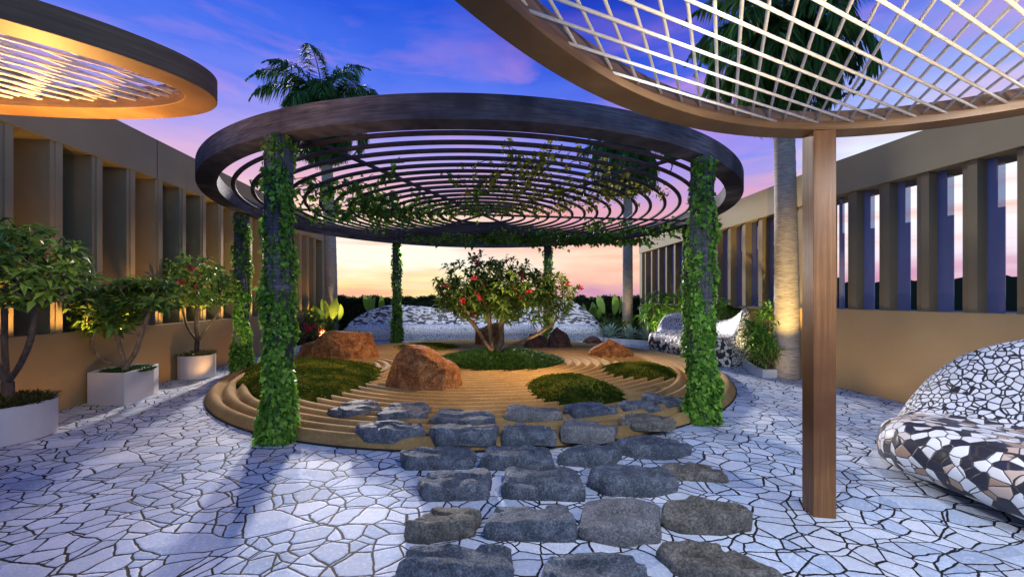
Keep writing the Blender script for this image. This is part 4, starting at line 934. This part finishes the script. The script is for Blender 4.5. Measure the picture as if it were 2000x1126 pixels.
# ------------------------------------------------------------------ bed plants
def shrub(name, label, cat, x, y, z, r, h, n, L, W, m, seed, group=None, kind='lance', stems=True, fl=0):
    g = np.random.default_rng(seed); t = thing(name, label, cat, group, loc=(x, y, z)); tips = tips_in(g, n, (x, y, z+h*.6), (r, r*.8, h*.45), .5, -.6)
    mb = MB()
    for q in tips[:40]: mb.tube([(x+g.normal(0, .04), y+g.normal(0, .04), z-.02), (x+(q[0]-x)*.5, y+(q[1]-y)*.5, z+(q[2]-z)*.6), q], [.012, .009, .005], 4)
    rel(mb.build('stems', M['bark_dark']), t); rel(leafobj('foliage', whorls(tips, g, (7, 10), L, W, droop=.3), m), t)
    for k in range(fl): flower_at(tips[k]+np.array([0, -.06, .03]), g, t, .075)
    return t
BR = 'bright fan leaved shrubs in the right bed'
shrub('leafy_shrub', 'bright fan leaved shrub right of the horned bench beside the low wall', 'shrub', 5.28, 8.30, .15, .40, 1.25, 85, .26, .16, M['leaf_bright'], 51, BR)
shrub('leafy_shrub', 'lower dark leafed shrub at the foot of the thick palm', 'shrub', 5.15, 8.10, .10, .30, .62, 60, .22, .13, M['leaf'], 52, BR)
shrub('leafy_shrub', 'bright shrub behind the horned bench, close under the fins', 'shrub', 5.55, 12.6, .15, .62, 1.62, 90, .30, .16, M['leaf_bright'], 53, BR)
shrub('leafy_shrub', 'bright shrub left of the one close under the fins, right of the rear palm', 'shrub', 4.85, 13.4, .15, .60, 1.55, 80, .30, .16, M['leaf_bright'], 54, BR)
shrub('leafy_shrub', 'tall shrub partly hidden by the tip of the horned bench', 'shrub', 5.60, 10.6, .15, .35, 1.35, 60, .28, .16, M['leaf_bright'], 55, BR)
for i, (x, y, h) in enumerate([(2.95+.7, 15.6, .9), (4.25, 14.9, .75), (3.75, 14.95, .70)]):
    shrub('low_shrub', ['fine leaved shrub at the right end of the wavy bench', 'low dark shrub at the foot of the rear right palm', 'olive shrub directly behind the silver agaves'][i], 'shrub', x, y, .14, .45, h, 70, .10, .3, M['leaf_gold'], 60+i, 'low shrubs in the rear right bed')
for i, (x, y) in enumerate([(-6.95, 13.5), (-6.75, 14.2)]):
    shrub('low_shrub', ['dense low shrub in the left bed in front of the palm', 'low shrub at the left end of the wavy bench'][i], 'shrub', x+.1, y, .14, .5, .95, 90, .11, .28, M['leaf_gold'], 66+i, 'low shrubs in the left bed')
for i, (x, y) in enumerate([(-6.95, 12.5), (-6.65, 12.7), (-6.40, 13.0)]):
    shrub('flowering_shrub', ['red flowering plant at the left of the flower bed', 'red flowering plant in the middle of the flower bed', 'red flowering plant nearest the wavy bench'][i], 'shrub', x, y, .14, .30, .60, 34, .10, .3, M['leaf'], 70+i, 'red flowering plants in the left bed', fl=9)
def agave(x, y, s, seed, label):
    g = np.random.default_rng(seed); n = 46; a = np.arange(n)*2.4+g.normal(0, .1, n); e = np.linspace(.05, 1.45, n); Dv = np.c_[np.cos(a)*np.cos(e), np.sin(a)*np.cos(e), np.sin(e)]
    L = s*g.uniform(.8, 1.1, n); P = np.tile([x, y, .15], (n, 1)); o = leafobj('agave', leaves(P, Dv, np.tile([0, 0, 1.], (n, 1))+g.normal(0, .1, (n, 3)), L, L*.17, g.uniform(0, 1, n), 'lance', .05), M['agave'])
    recentre(o, (x, y, .15)); tag(o, label, 'agave', 'silver agaves behind the curved kerb')
agave(3.55, 14.45, .62, 1, 'silver agave rosette nearest the right end of the wavy bench'); agave(4.12, 14.05, .62, 2, 'middle silver agave rosette in the row of three'); agave(4.62, 13.65, .60, 3, 'silver agave rosette nearest the horned bench')
def paddle(x, y, n, L, seed, label, m):
    """upright broad paddle leaves on stalks"""
    g = np.random.default_rng(seed); t = thing('paddle_plant', label, 'plant', 'broad leaved paddle plants by the hedge', loc=(x, y, .14)); st = MB()
    for k in range(n):
        a = g.uniform(0, 6.28); le = g.uniform(.12, .42); d = np.array([math.cos(a)*le, math.sin(a)*le*.6, 1.0]); d /= np.linalg.norm(d); hs = L*g.uniform(.45, .75); base = np.array([x, y, .14])+np.array([math.cos(a), math.sin(a), 0])*.05
        st.tube([base, base+d*hs], [.02, .012], 5); s = np.array([-math.sin(a)*.4+.9*np.sign(g.normal()), math.cos(a)*.3, .1]); s = s-d*(s@d); s /= np.linalg.norm(s); u = np.cross(s, d); m2 = 12; ll = L*g.uniform(.6, .85); V = []; Fq = []
        for i in range(m2+1):
            q = i/m2; wq = .12*ll/.8*math.sin(min(1, q*1.02)*math.pi)**.7*(1.15-.3*q)+.004; c = base+d*hs+d*ll*q+u*ll*(-.28*q*q)+np.array([0, 0, -1])*ll*.18*q**3; V += [c-s*wq+u*wq*.25, c, c+s*wq+u*wq*.25]
        for i in range(m2): b_ = 3*i; Fq += [(b_, b_+1, b_+4, b_+3), (b_+1, b_+2, b_+5, b_+4)]
        rel(npobj('leaf', np.array(V), np.array(Fq), m, smooth=True, attr=np.full(len(V), g.uniform(.3, 1))), t)
    rel(st.build('stalks', m), t)
paddle(-6.35, 14.05, 6, 1.15, 1, 'brightly lit yellow green paddle plant in front of the left palm', M['paddle'])
paddle(-6.95, 14.0, 5, .95, 2, 'smaller lit paddle plant between the left wall and the left palm', M['paddle'])
paddle(-5.55, 16.2, 6, 1.30, 3, 'dark paddle plant behind the left end of the wavy bench', M['leaf'])
paddle(4.0, 15.9, 4, 1.15, 4, 'upright green paddle plant left of the rear right palm', M['leaf'])
paddle(3.35, 16.1, 6, 1.0, 5, 'dark arching paddle plant behind the right end of the wavy bench', M['leaf'])

# ------------------------------------------------------------------ garden lamps (warm uplights and downlights) and added fill lamps
def onL(yloc, xloc, z): return ML @ Vector((xloc, yloc, z))
AMB = (1.0, .50, .14)
for k in range(18):
    yl = 3.75+.617*k+.08
    if yl < 15.2: lamp('wall_uplight', onL(yl, .38, .92), onL(yl, -.02, 1.75), 62, 74, AMB, blend=.9, radius=.03)
for yl in (5.3, 7.7, 9.6): lamp('ground_uplight', onL(yl, .85, .12), onL(yl, -.1, 1.1), 9, 120, AMB)
lamp('left_canopy_light', (-4.2, 2.1, 2.15), (-4.15, 2.15, 2.9), 230, 140, (1, .50, .13)); lamp('left_canopy_light', (-2.9, 2.45, 2.15), (-2.85, 2.45, 2.9), 180, 140, (1, .50, .13))
lamp('right_canopy_light', (1.4, .9, 2.0), (1.5, 1.1, 2.9), 150, 136, (1, .76, .42)); lamp('right_canopy_light', (3.0, 1.1, 2.0), (3.05, 1.2, 2.9), 130, 136, (1, .76, .42))
lamp('tree_uplight', (-.9, 8.2, .3), (-.5, 9.0, 2.0), 75, 80)
lamp('tree_uplight', (.7, 8.7, .3), (.3, 9.2, 2.0), 45, 80)
lamp('pergola_downlight', (.9, 7.4, 3.26), (-.8, 7.4, .2), 700, 85)
lamp('pergola_downlight', (-1.4, 9.6, 3.26), (-2.9, 10.4, .3), 420, 60)
lamp('pergola_downlight', (1.8, 9.0, 3.26), (1.6, 9.0, 0), 330, 90)
lamp('palm_uplight', (-6.2, 13.0, .25), (-6.55, 14.5, 2.4), 260, 60)
lamp('palm_uplight', (4.55, 6.5, .2), (5.46, 7.97, 1.9), 620, 46, (1, .66, .20))
lamp('palm_uplight', (4.1, 14.2, .3), (4.4, 15.2, 2.4), 200, 60)
lamp('shrub_uplight', (5.2, 8.6, .3), (5.65, 9.0, 1.0), 45, 110, (1, .8, .4))
lamp('shrub_uplight', (4.7, 12.5, .3), (5.1, 13.2, 1.4), 90, 110, (1, .85, .45))
lamp('ivy_uplight', (-5.2, 7.0, .3), (-5.75, 8.5, 1.8), 110, 70, (1, .85, .45))
lamp('left_canopy_light', (-3.9, 3.3, 2.78), (-4.6, 6.4, 0), 60, 90, (1, .74, .50))  # added lamp, lays warm light on the left paving
for yy in (3.2, 4.6, 6.0): lamp('wall_uplight', MN @ Vector((-.95, yy-7.26+1.6, .10)), MN @ Vector((0, yy-7.26+1.6, .95)), 17, 130, (1, .70, .42), blend=1.0)
COOL = (.90, .93, 1.0)
for p, t in (((.9, 1.6, 2.80), (1.1, 4.2, 0)), ((3.0, 1.9, 2.80), (3.6, 4.3, 0)), ((2.0, -.6, 2.80), (1.8, 2.6, 0))): lamp('foreground_fill', p, t, 170, 135, COOL, blend=1.0, radius=.08)  # added fill lamps, lift the right foreground out of the tree's shadow
for p, t in (((-3.6, 13.2, 3.3), (-3.9, 15.2, .7)), ((-.6, 13.9, 3.3), (-.6, 15.3, .6)), ((2.0, 13.2, 3.3), (2.2, 15.2, .8))): lamp('pergola_downlight', p, t, 190, 120, COOL, blend=1.0)  # added cool lamps, put in only to brighten the wavy bench
lamp('left_paving_fill', (-6.95, 13.0, 3.72), (-4.2, 4.2, 0), 2600, 44, (1, .86, .78), blend=.7, radius=.12)  # added stand-in lamp, lights the left paving and throws the post's shadow
